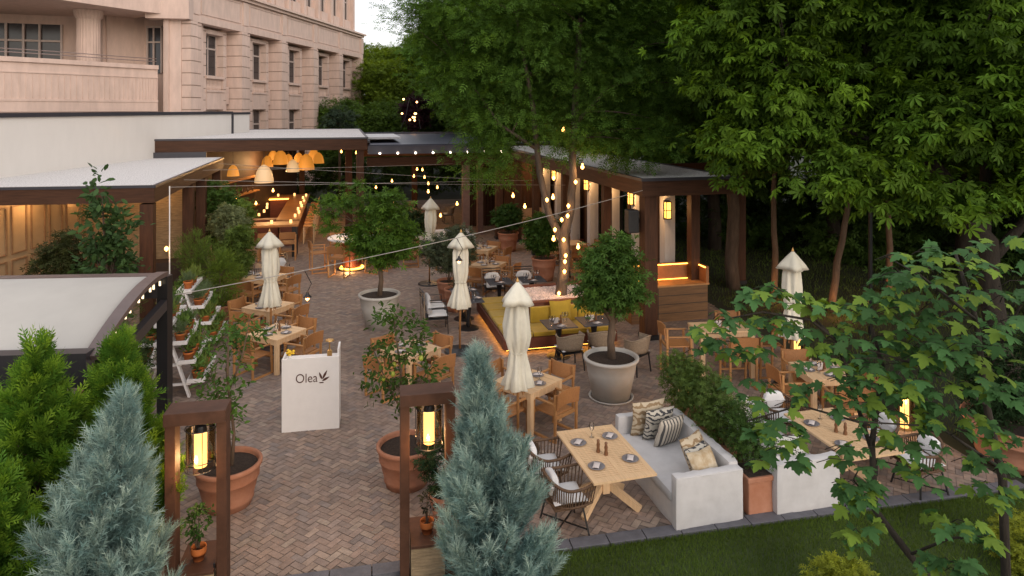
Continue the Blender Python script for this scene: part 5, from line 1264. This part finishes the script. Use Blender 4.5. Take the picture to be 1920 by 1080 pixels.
# right bowl
potted('bowl_planter','very large terracotta bowl planter with dark shrub at the right edge',(8.1,10.9,0),.80,.66,'terra',[(-.1,.1,1.35,.75,.6,.65),(-.3,0,.95,.5,.5,.3)],260,10,.16,.10,'tuft',(.018,.042,.014),61,[([(0,0,.5),(0,0,1.5)],[.05,.02])],bark='bark')
# far pots and bushes on the left
def pb(label, loc, r, h, ells, nc, nl, cs, ls, kind, col, seed, nm='potted_bush', **kw):
    potted(nm, label, loc, r, h, 'terra', ells, nc, nl, cs, ls, kind, col, seed, [([(0,0,h-.1),(0,0,h+.8)],[.03,.012])], **kw)
pb('pale variegated bush in a terracotta pot, left of the black armchairs',(-9.15,22.1,0),.42,.62,[(0,0,1.9,.62,.5,.62)],200,12,.13,.09,'tuft',(.18,.22,.11),71)
pb('tall dark green bush behind the pale variegated one',(-10.1,23.8,0),.45,.6,[(.3,0,1.6,.7,.7,1.0),(-.3,0,2.5,.8,.6,.6)],260,12,.18,.13,'tuft',(.06,.12,.025),72)
pb('yellow-green feathery bush at the left of the bar front',(-9.5,23.4,0),.4,.55,[(0,0,1.5,.45,.5,.6),(.3,0,2.1,.3,.3,.35)],170,12,.15,.11,'tuft',(.12,.19,.035),73)
pb('tall feathery rosemary behind the farther plant stand',(-8.2,18.4,0),.3,.5,[(0,0,1.35,.5,.4,.75),(-.4,0,1.7,.4,.4,.55)],240,10,.16,.16,'spray',(.11,.18,.035),74,droop=-.6)
pb('yellow-green bamboo bush right of the feathery rosemary',(-7.7,18.0,0),.28,.45,[(.1,0,1.1,.42,.4,.75)],230,10,.14,.16,'spray',(.12,.19,.03),75,droop=-.5)
pb('leafy green bush beside the left porch post',(-8.0,19.9,0),.3,.5,[(0,0,1.5,.45,.45,.7)],180,10,.14,.12,'tuft',(.10,.16,.035),76)
potted('potted_magnolia','tall glossy magnolia in a terracotta pot in front of the porch',(-8.25,13.9,0),.5,.6,'terra',[(0,0,2.2,.50,.48,.95),(-.12,0,3.2,.30,.3,.6),(.30,0,3.0,.24,.25,.65),(-.18,0,3.95,.13,.13,.4)],210,8,.15,.165,'oval',(.05,.10,.035),81,[([(0,0,.5),(0,0,2.0),(-.1,0,3.9)],[.05,.035,.01])],cat='potted tree',hue=.4,wild=.8,bark='bark')
potted('potted_shrub','dark brown-green shrub in a round terracotta pot left of the magnolia',(-9.75,14.6,0),.55,.9,'terra',[(0,0,2.0,.55,.5,.75),(.2,0,2.6,.4,.35,.4)],200,10,.15,.10,'tuft',(.045,.055,.018),82,[([(0,0,.8),(0,0,2.2)],[.04,.02])])
# far pots on the right / middle
pb('round bush in a terracotta pot beside the path to the banquette, farther',(-.15,27.0,0),.42,.75,[(0,0,1.35,.62,.55,.5)],160,12,.14,.12,'tuft',DGR,91)
pb('bright leafy bush in a terracotta pot left of the twin tree',(1.05,22.4,0),.42,.75,[(-.05,0,1.5,.58,.5,.65)],190,12,.15,.13,'tuft',(.05,.11,.02),92)
pb('grey-green olive bush between the two back umbrellas',(-1.85,20.0,0),.36,.6,[(0,0,1.45,.8,.6,.55),(.3,0,1.8,.4,.4,.4)],300,12,.16,.10,'tuft',(.085,.11,.065),93)
pb('small empty-looking terracotta pot with thin twigs behind the middle umbrella',(-1.62,19.0,0),.28,.62,[(0,0,.75,.15,.15,.12)],10,5,.08,.06,'tuft',OLV,94)
pb('dark bush in a reddish pot right of the round white table',(-3.9,25.6,0),.45,.7,[(0,0,1.3,.7,.6,.5)],160,12,.16,.13,'tuft',(.03,.055,.02),95)
pb('terracotta pot with dark spiky plant at the back wall',(2.4,27.9,0),.35,.6,[(0,0,1.2,.4,.4,.5)],110,10,.14,.12,'tuft',DGR,96)

# herb pots on the stands (each one a thing)
hp = []
for k, (kind, col, ls, zz, n) in enumerate((('oval',(.11,.19,.04),.095,.16,70),('blade',(.15,.21,.05),.24,.02,90),('tuft',(.08,.15,.035),.085,.13,60),('spray',(.12,.17,.08),.22,.05,60))):
    t = thing('herb_pot','x','potted plant')
    M().lathe([(0,0),(.074,0),(.094,.13),(.104,.13),(.106,.165),(.094,.165),(.09,.145)],16).build('pot', MT['terra_o'], t, smooth=True); M().lathe([(0,.143),(.092,.145)],14).build('soil', MT['soil'], t)
    rng = np.random.default_rng(200+k); P = rng.normal(size=(n,3))*np.array([.06,.06,.06 if k in (0,2) else .005]) + np.array([0,0,.155+zz])
    D = rng.normal(size=(n,3))*.5 + np.array([0,0,.9]); N = rng.normal(size=(n,3)); scatter('leaves', MT['leaf'], kind, P, D, N, ls*(.7+.6*rng.random(n)), np.clip(np.array(col)*(.7+.6*rng.random((n,1))),0,1), t)
    hp.append(Proto(t))
kinds = ['round-leaved herb','grassy herb','dense small-leaved herb','feathery herb']
for nm, POTS in (('nearer', POTS1), ('farther', POTS2)):
    cnt = {}
    for i, (p, q) in enumerate(POTS):
        k = int(q*3.999); tier = ['bottom','second','third','top'][min(3, int((p.z-.2)/.37))]
        hp[k].put(p, q*40, f'small orange pot of {kinds[k]} on the {tier} shelf of the {nm} white stand', f'herb pots on the {nm} white stand')
potted('potted_shrub','large terracotta pot with loose shrub left of the nearer white stand',(-6.9,11.9,0),.34,.5,'terra',[(0,0,1.0,.5,.45,.55),(-.3,0,1.5,.4,.35,.4),(.3,0,1.4,.3,.3,.3)],170,10,.15,.09,'tuft',(.055,.095,.03),97,[([(0,0,.4),(0,0,1.3)],[.03,.012])])
potted('potted_shrub','terracotta pot with yellow-green shrub under the awning side rail',(-7.6,12.6,0),.36,.55,'terra',[(0,0,1.5,.5,.45,.6),(.2,0,1.9,.4,.35,.35)],170,12,.15,.12,'spray',(.085,.14,.03),98,[([(0,0,.4),(0,0,1.3)],[.03,.012])],droop=-.4)

# ------------------------------------------------------------------ conifers in the foreground
def conifer(name, label, loc, hgt, rad, nb, kind, ls, col, seed, up=.9, tipcol=None, mt='needle', pw=.8, lean=(0,0), k=90, rise=.9, fuzz=.05, spk=.16):
    """plumes: each branch sweeps out and up and carries its own tapering tuft of sprays"""
    t = thing(name, label, 'conifer', loc); rng = np.random.default_rng(seed)
    hz = np.sort(rng.random(nb)**.9); az = np.arange(nb)*2.4 + rng.random(nb)*.9
    m = M(); P, D, Ns, C, Z = [], [], [], [], []
    for i in range(nb):
        R0 = rad*max(.05, 1-hz[i])**pw*(.45+.70*rng.random()); zb = hz[i]*hgt*.90+.05
        d = np.array([math.cos(az[i]), math.sin(az[i]), 0]); a = np.array([lean[0]*hz[i], lean[1]*hz[i], zb*.97])
        ris = (.20+.45*R0*rise)*(.7+.6*rng.random())
        tip = np.array([d[0]*R0+a[0], d[1]*R0+a[1], min(zb+ris, hgt*(1.0+.03*rng.random()))])
        mid = a*.45+tip*.55 + d*R0*.10 - np.array([0,0,.16*ris])
        kk = int(k*(.45+.75*R0/rad)); tt = .12+.93*rng.random(kk)**.8
        q = ((1-tt)**2)[:,None]*a + (2*tt*(1-tt))[:,None]*mid + (tt**2)[:,None]*tip
        tan = (2*(1-tt))[:,None]*(mid-a) + (2*tt)[:,None]*(tip-mid); tan /= np.linalg.norm(tan,axis=1,keepdims=True)+1e-9
        sp = (fuzz+spk*R0)*(np.clip(1.12-tt,.04,1))**.8
        off = rng.normal(size=(kk,3))*sp[:,None]*np.array([.8,.8,.6]); q = q + off; P.append(q)
        D.append(tan*1.0 + off/(np.linalg.norm(off,axis=1,keepdims=True)+1e-6)*.55 + rng.normal(size=(kk,3))*.22 + np.array([0,0,.22*up])); Ns.append(rng.normal(size=(kk,3))*.5+np.array([0,0,.8])+d*.4)
        g = (.72+.5*rng.random())*(1+rng.normal(size=(kk,1))*.13); cc = np.array(col)[None,:]*g
        if tipcol is not None: w = (np.clip(tt-.55,0,1)*2.0*rng.random(kk))[:,None].clip(0,1); cc = cc*(1-w)+np.array(tipcol)[None,:]*w
        C.append(cc); Z.append(ls*(.55+.8*rng.random(kk)))
        if i % 3 == 0: m.tube([a, mid, tip], [.012,.008,.003], 4)
    scatter('foliage', MT[mt], kind, np.concatenate(P), np.concatenate(D), np.concatenate(Ns), np.concatenate(Z), np.clip(np.concatenate(C),.003,1), t)
    m.tube([(0,0,-.05),(lean[0]*.5,lean[1]*.5,hgt*.5),(lean[0],lean[1],hgt*.93)],[.06,.04,.008],8); m.build('trunk', MT['bark'], t)
    return t
BLU = (.16,.27,.255); BT = (.48,.60,.50)
conifer('blue_juniper','silvery blue juniper in the middle foreground, beside the right gate frame',(-.13,7.35,0),2.95,.66,165,'spray',.20,BLU,101,tipcol=BT,pw=.9,lean=(-.25,0),fuzz=.012,k=120,rise=1.3,spk=.085)
conifer('blue_juniper','silvery blue juniper in the lower left corner, before the left gate frame',(-4.22,6.75,0),2.72,.76,185,'spray',.20,BLU,102,tipcol=BT,pw=.9,lean=(.38,0),fuzz=.012,k=120,rise=1.3,spk=.085)
for x, y, h, r, n, sd in ((-5.15,7.4,3.08,.92,150,111),(-4.5,7.8,2.95,.85,150,112),(-6.1,7.7,2.5,.95,110,113),(-5.0,6.6,2.0,1.0,110,114)):
    conifer('green_thuja', {111:'bright green thuja at the left edge with a pointed top',112:'bright green thuja in front of the pergola corner',113:'low green thuja at the far left edge',114:'dark lower green thuja between the taller ones'}[sd], (x,y,0), h, r, n, 'frond', .21, (.06,.15,.018), sd, up=.55, tipcol=(.22,.36,.035), mt='leaf', pw=.75, k=80, fuzz=.012, rise=.35, spk=.075)
# yellow ground shrubs in the lawn
for x, y, r, n in ((3.67,7.55,.40,'at the bottom edge of the lawn'),(6.35,8.3,.5,'on the lawn at the right edge')):
    t = thing('golden_shrub','low golden-green round shrub ' + n,'shrub',(x,y,0)); foliage('leaves', t, [(0,0,.28,r,r,.30)], 220, 12, .07, .05, 'tuft', (.22,.26,.03), int(x*10), hue=.3); M().tube([(0,0,-.05),(0,0,.3)],.02,6).build('stem', MT['bark'], t)
tb = thing('teal_lamp_dome','dark teal dome at the foot of the right gate pier','garden lamp',(-.72,7.75,0)); M().lathe([(.22,0),(.21,.12),(.15,.22),(0,.27)],24).build('dome', mat('teal_metal',(.02,.10,.10),.4), tb, smooth=True); M().lathe([(.2,-.04),(.24,0),(.22,.02)],20).build('rim', MT['black'], tb)

# ------------------------------------------------------------------ trees
# twin ash in the planter
tb_ = (1.30,17.36,.6)
tree('ash_tree','tall twin-stemmed ash growing from the pebble planter with bulbs round its trunk',tb_,
  [(0,0,0),(.0,0,1.0),(.02,0,1.7),(.22,.05,2.5),(.25,.05,3.6),(.35,.2,5.5),(.5,.2,8.0),(.4,.4,10.5)],[.16,.14,.135,.11,.10,.09,.07,.03],
  [(-.6,1.0,7.6,3.2,2.4,3.0),(1.5,1.0,6.6,2.4,2.2,2.6),(-2.9,.6,7.6,1.5,1.4,1.3),(.6,.8,9.8,3.6,2.6,2.4),(-1.9,.2,3.75,.75,.7,.75),(-1.6,.5,5.0,1.2,1.0,.9),(.4,.3,4.5,1.2,.9,.8),(2.0,.3,4.2,1.1,.9,.7),(-2.3,.8,5.9,1.4,1.2,1.0)],
  1750,36,.40,.22,'pinnate',(.072,.150,.024),301,nlimb=110,r0=.05,extra=[([(.02,0,1.6),(-.35,.1,2.3),(-.6,.15,3.4),(-.75,.3,5.0),(-1.2,.4,7.5)],[.11,.09,.08,.07,.03]),([(-.7,.2,4.0),(-1.6,.2,4.6),(-2.6,.4,6.0)],[.05,.04,.02]),([(.3,.1,4.6),(1.2,.2,5.6),(2.0,.4,7.0)],[.06,.04,.02])],shell=.25,hue=.5,var=.4)
tsl = thing('trunk_string_lights','warm fairy-light string wound round the twin ash trunk','string lights',(1.30,17.36,.93))
pts = [(.19*math.cos(a*.9), .19*math.sin(a*.9), a*.075) for a in [i*.35 for i in range(80)]]
M().tube(pts,.008,4).build('wire', MT['black'], tsl)
for i, (x, z) in enumerate([(-.12,.0),(.02,.55),(.03,.80),(.05,.95),(.0,1.35),(-.05,1.85),(-.22,1.6),(.10,1.95),(-.42,2.35),(-.25,2.9),(.12,2.2),(.3,2.8)]):
    M().lathe([(0,-.05),(.035,-.01),(.04,.03),(0,.07)],8,(x,-.19,z+.03)).build('bulb', MT['e_bulb'], tsl)
for z in (.5,1.2,2.0): point((1.32,17.02,1.0+z), 5, .04)
# woodland: four kinds, copied
def forest_proto(nm, lb, h, rx, col, kind, ls, seed, n=700, nl=40, cs=.65, zlow=.25, bark='barkd', hue=.25):
    rng = np.random.default_rng(seed); e = [(0,0,h*.62,rx,rx,h*.38)]
    for i in range(6):
        a = i*1.05+rng.random(); e.append((math.cos(a)*rx*.55, math.sin(a)*rx*.55, h*(zlow+.12+.5*rng.random()), rx*.55, rx*.55, h*.17))
    return Proto(tree(nm, lb, (0,0,-50), [(0,0,0),(.15,0,h*.25),(-.1,.1,h*.5),(.1,0,h*.85)],[.26,.2,.14,.04], e, n, nl, cs, ls, kind, col, seed, group=None, nlimb=45, r0=.07, bark=bark, shell=.45, hue=hue, var=.35))
F1 = forest_proto('woodland_tree','x',13,4.4,(.070,.155,.024),'tuft',.24,401)
F2 = forest_proto('woodland_tree','x',11,3.8,(.062,.135,.022),'palmate',.34,402, n=560, nl=30)
F3 = forest_proto('woodland_tree','x',12,4.6,(.12,.19,.022),'tuft',.26,403, hue=.5)
F4 = forest_proto('woodland_tree','x',9,3.6,(.075,.14,.025),'tuft',.22,404, zlow=.12)
def u_(rng,n): return None
rng = np.random.default_rng(77); ue = [(x, y+rng.normal()*1.2, .9+rng.random()*.7, 1.9, 1.3, 1.3+rng.random()) for x, y in [(10+2.6*i, 27.5-.55*i) for i in range(11)] + [(4+2.8*i, 33) for i in range(12)] + [(13+2.5*i, 22.5-.3*i) for i in range(3,9)]]
o, _ = foliage('undergrowth', None, ue, 2600, 22, .5, .24, 'tuft', (.06,.12,.025), 78, hue=.2); tag(o, kind='stuff')
gname = 'woodland trees behind the pavilion'
spots = [(F1,4.5,29,1.0),(F2,8.2,27.5,1.1),(F1,12.2,26,1.05),(F2,15.5,23.5,1.1),(F1,19,21,1.0),(F2,7.0,34,1.2),(F1,11.5,33,1.2),(F1,17,31,1.2),(F2,23,28,1.2),(F1,27,22,1.1),(F2,22,16.5,1.1),(F1,14.5,18.6,.95),(F2,1.5,37,1.15),(F1,24,36,1.3),(F2,31,30,1.3),(F1,-1.5,44,1.1),(F2,5,46,1.3),(F1,13,45,1.4),(F1,33,40,1.5),(F2,20,50,1.5)]
lbs = ['dark broadleaf tree of the woodland behind the lantern wing','dark big-leaved woodland tree at the right behind the terrace']
for i, (f, x, y, s) in enumerate(spots):
    o = f.put((x, y, -.05), i*1.7, ('dark small-leaved woodland tree in the mass behind the pavilion' if f is F1 else 'dark big-leaved woodland tree in the mass behind the pavilion'), gname); o.scale = (s, s, s)
for i, (x, y, s, lb) in enumerate([(-14.5,66,1.0,'yellow-green tree just right of the hotel corner'),(-9.5,60,.85,'olive-brown tree above the flat roofs'),(-6.5,70,1.2,'taller yellow-green tree behind the olive-brown one'),(-11.5,74,1.05,'pale green tree farthest right of the hotel'),(-3.5,58,1.0,'yellow-green tree left of the big ash crown')]):
    o = F3.put((x, y, -.05), i*2.1, lb, 'yellow-green trees beyond the roofs'); o.scale = (s, s, s)
for i, (x, y, s, lb) in enumerate([(-12.8,52,.72,'low green tree right of the hotel, above the roofs'),(-9.2,50,.70,'low green tree over the navy louvre roof'),(-5.8,49,.75,'low green tree behind the light cluster'),(-2.5,48,.8,'low green tree beside the ash crown')]):
    o = F4.put((x, y, -.05), i*2.6, lb, 'low trees beyond the roofs'); o.scale = (s, s, s)
t = tree('white_flowering_tree','small dark-leaved tree with pale blossom at the hotel foot',(-10.6,42,0),[(0,0,0),(0,0,3),(0,0,5.5)],[.1,.08,.03],[(0,0,4.9,1.0,.9,.9)],60,20,.25,.16,'tuft',(.05,.08,.05),420,nlimb=10)
t = tree('purple_leaved_tree','small purple-leaved tree beyond the flat roofs',(-6.2,44,0),[(0,0,0),(0,0,3),(0,0,5.5)],[.12,.09,.03],[(0,0,5.4,.9,.9,1.1)],90,24,.3,.2,'tuft',(.045,.018,.03),421,nlimb=10)
# chestnut behind the right side
tree('chestnut_tree','big horse chestnut with palm-shaped leaves filling the upper right',(10.4,14.6,-.05),
  [(0,0,0),(-.1,0,1.6),(-.3,0,2.8),(-1.2,0,4.2),(-2.6,-.2,6.0),(-3.2,0,8.0)],[.24,.22,.20,.14,.10,.05],
  [(-1.0,.4,7.6,4.2,3.2,3.0),(-4.6,-.3,6.2,2.0,1.6,1.3),(-5.2,-.6,7.9,2.2,1.6,1.4),(-3.4,-.9,4.9,1.4,1.0,.7),(.6,-1.2,6.0,2.4,1.6,1.6),(-1.6,-1.4,5.4,1.6,1.0,.8),(-5.3,0,4.4,.9,.8,.45),(1.5,0,4.4,1.6,1.4,.9),(-3.0,-.6,8.8,3,2,1.4),(-2.0,-1.2,4.1,1.5,.9,.6),(.4,-1.6,4.5,1.5,1,.7),(-3.8,-1.4,4.3,1.0,.8,.5),(2.2,-1.8,5.2,1.6,1.2,1.2),(-5.4,-.4,5.2,1.2,.9,.8)],
  1150,25,.40,.205,'palmate',(.075,.150,.016),431,nlimb=90,r0=.05,extra=[([(-.2,0,2.4),(.8,.1,3.4),(1.8,0,5.0)],[.14,.1,.05]),([(-.3,0,2.8),(-.2,.1,4.5),(-.4,0,7.0)],[.13,.1,.05]),([(-1.2,0,4.2),(-2.6,-.3,4.9),(-4.6,-.6,5.6)],[.08,.06,.03])],shell=.3,hue=.55,var=.45,droop=.55,bark='barkd')
tree('chestnut_tree','horse chestnut behind the lantern wing, left of the bigger one',(6.9,21.5,-.05),
  [(0,0,0),(.1,0,2.5),(-.1,0,5),(0,0,8)],[.22,.18,.14,.06],[(0,0,7.8,3.4,2.8,3.2),(-1.6,-.8,6.6,1.8,1.4,1.6),(1.4,-1,6.2,1.8,1.4,1.2),(-2.4,0,9,1.8,1.5,1.5)],
  700,24,.5,.22,'palmate',(.075,.16,.022),432,nlimb=60,r0=.05,shell=.35,hue=.3,var=.35,droop=.5,bark='bark')
for i, (u, v, l) in enumerate(((-9,44,12),(3,44.5,11),(12,42,9))):
    h_ = thing('clipped_hedge', 'dark leafy hedge behind the pavilion, ' + ['left','middle','right'][i] + ' stretch', 'hedge', W(u,v,0), YAW)
    foliage('leaves', h_, [(l*(j+.5)/6,0,1.5,l/9,.6,1.3) for j in range(6)], 420, 18, .35, .2, 'tuft', (.045,.085,.02), 500+i, hue=.3)
    M().tube([(l/2,0,0),(l/2,.1,1.6)],.05,6).build('stem', MT['bark'], h_)
# bare orange-lit trunks in the dark garden
for i, (px_, Y) in enumerate(((1450,20.5),(1560,19.0),(1665,21.0))):
    p = S(px_, 205, Y); p.z = -.05
    t = tree('garden_tree', ['slim tree trunk lit orange from below, left of the right umbrella','leaning slim tree trunk lit orange at its foot, right of the right umbrella','slim trunk with orange glow behind the maple leaves'][i], p, [(0,0,0),(.15 if i==1 else .05,0,1.4),(.5 if i==1 else .0,0,3.2),(.2,0,5.5)],[.11,.09,.07,.04],[(0,0,5.6,1.6,1.4,1.3)],110,24,.45,.22,'tuft',(.035,.075,.02),440+i,nlimb=14,bark='barkl')
    point((p.x-.1, p.y-.55, .35), 9, .06, (1,.42,.12), 'garden_spot')
# street-type lamp globe seen through the leaves
lp = thing('garden_lamp_post','dark lamp post with a pale globe half hidden in the chestnut','lamp post',(S(1632,355,17).x,17,0)); M().tube([(0,0,-.05),(0,0,3.45)],.05,8).build('pole', MT['black'], lp); M().lathe([(0,-.12),(.2,-.06),(.24,.04),(.12,.16),(0,.18)],18,(0,0,3.55)).build('lamp_globe', MT['wallw'], lp, smooth=True)

# maple in the right foreground
def maple():
    t = thing('maple_tree','young maple with broad lobed leaves spreading over the right foreground','tree',(3.55,4.75,-.05)); o = Vector((3.55,4.75,-.05)); rng = np.random.default_rng(55)
    br = [([S(1890,1190,4.9),S(1880,900,4.9),S(1850,760,4.95),S(1830,600,5.0),S(1790,470,5.2)],[.035,.03,.025,.02,.01]),
          ([S(1890,1250,4.9),S(1705,1040,4.6),S(1640,955,4.7),S(1635,830,4.8),S(1655,690,4.9),S(1620,560,5.0)],[.03,.026,.024,.02,.016,.008]),
          ([S(1636,850,4.8),S(1570,640,4.9),S(1520,600,4.9),S(1430,585,4.9),S(1350,600,4.9)],[.016,.013,.010,.007,.004]),
          ([S(1570,640,4.9),S(1490,560,5.0),S(1440,530,5.0)],[.010,.007,.004]),
          ([S(1640,800,4.8),S(1500,760,4.7),S(1400,790,4.6)],[.010,.007,.004]),
          ([S(1850,760,4.95),S(1740,690,4.8),S(1610,650,4.7)],[.012,.009,.004]),
          ([S(1880,880,4.9),S(1760,800,4.6),S(1600,790,4.4)],[.012,.008,.004]),
          ([S(1830,600,5.0),S(1730,520,4.8),S(1660,480,4.7)],[.012,.008,.004]),
          ([S(1850,700,4.95),S(1920,560,4.7),S(1990,460,4.5)],[.012,.009,.004]),
          ([S(1640,950,4.7),S(1600,900,4.6),S(1610,880,4.5)],[.008,.006,.004]),
          ([S(1705,1040,4.6),S(1780,1010,4.4),S(1860,1000,4.2)],[.01,.008,.004])]
    m = M()
    m.tube([(0,0,0),(.02,0,.9),tuple(S(1890,1250,4.9)-o),tuple(S(1890,1190,4.9)-o)],[.06,.05,.04,.036],8)
    for p, r in br: m.tube([q-o for q in p], r, 6)
    zones = [(1790,560,4.9,.58,.35,.33,42),(1680,600,4.9,.45,.3,.22,30),(1450,565,4.95,.42,.25,.12,18),(1360,610,4.9,.22,.2,.10,9),(1400,680,4.85,.26,.2,.12,8),(1320,620,4.9,.14,.2,.06,4),(1700,540,4.9,.3,.3,.15,12),(1560,690,4.7,.44,.3,.14,17),(1660,740,4.6,.40,.3,.14,15),(1720,850,4.6,.3,.25,.10,8),(1790,700,4.6,.42,.3,.26,26),(1470,820,4.6,.26,.2,.10,12),(1450,770,4.6,.2,.2,.08,4),(1610,870,4.5,.25,.2,.12,11),(1600,950,4.5,.14,.15,.18,10),(1890,640,4.4,.3,.3,.3,16),(1890,760,4.4,.2,.2,.16,8),(1860,880,4.6,.22,.2,.10,9),(1790,1020,4.2,.36,.3,.14,16),(1880,470,4.3,.34,.25,.08,9),(1740,480,4.5,.3,.2,.08,8),(1560,590,4.9,.3,.25,.12,12),(1700,680,4.8,.4,.3,.2,18)]
    P, N, D, C, Z = [], [], [], [], []
    for px_, py_, Y, rx, ry, rz, n in zones:
        c = np.array(S(px_, py_, Y)-o); n = int(n*2.9)
        lay = max(2, int(rz/.06)); pick = rng.integers(0, lay, n)
        for i in range(n):
            a = rng.random()*6.283; r = rng.random()**.5; z = (pick[i]/(lay-1)-.5)*2*rz*.9
            fac = math.sqrt(max(.15, 1-(z/rz*.9)**2))
            P.append(c+np.array([math.cos(a)*r*rx*fac, math.sin(a)*r*ry*fac, z - .08*r*r + rng.normal()*.02]))
            D.append(np.array([math.cos(a)*.8+rng.normal()*.35, math.sin(a)*.8-.55+rng.normal()*.35, -.28+rng.normal()*.16])); N.append(np.array([rng.normal()*.28, -.25+rng.normal()*.28, 1]))
            yl = rng.random(); base = np.array((.06,.145,.045)) if yl < .7 else np.array((.15,.24,.035))
            C.append(base*(.7+.6*rng.random())); Z.append(.100*(.6+.75*rng.random()))
            if i % 3 == 0: p = Vector(P[-1]); q = p+Vector((rng.normal()*.1, .08, -.06)); m.tube([q, q.lerp(p,.5)+Vector((0,0,.02)), p], .003, 3)
    P = np.array(P); n = len(P); k = (2,)
    scatter('crown', MT['leaf'], 'maple', P, np.array(D), np.array(N), np.array(Z), np.array(C), t)
    # bright palmate shoots above
    m.build('trunk', MT['barkd'], t, smooth=True)
maple()
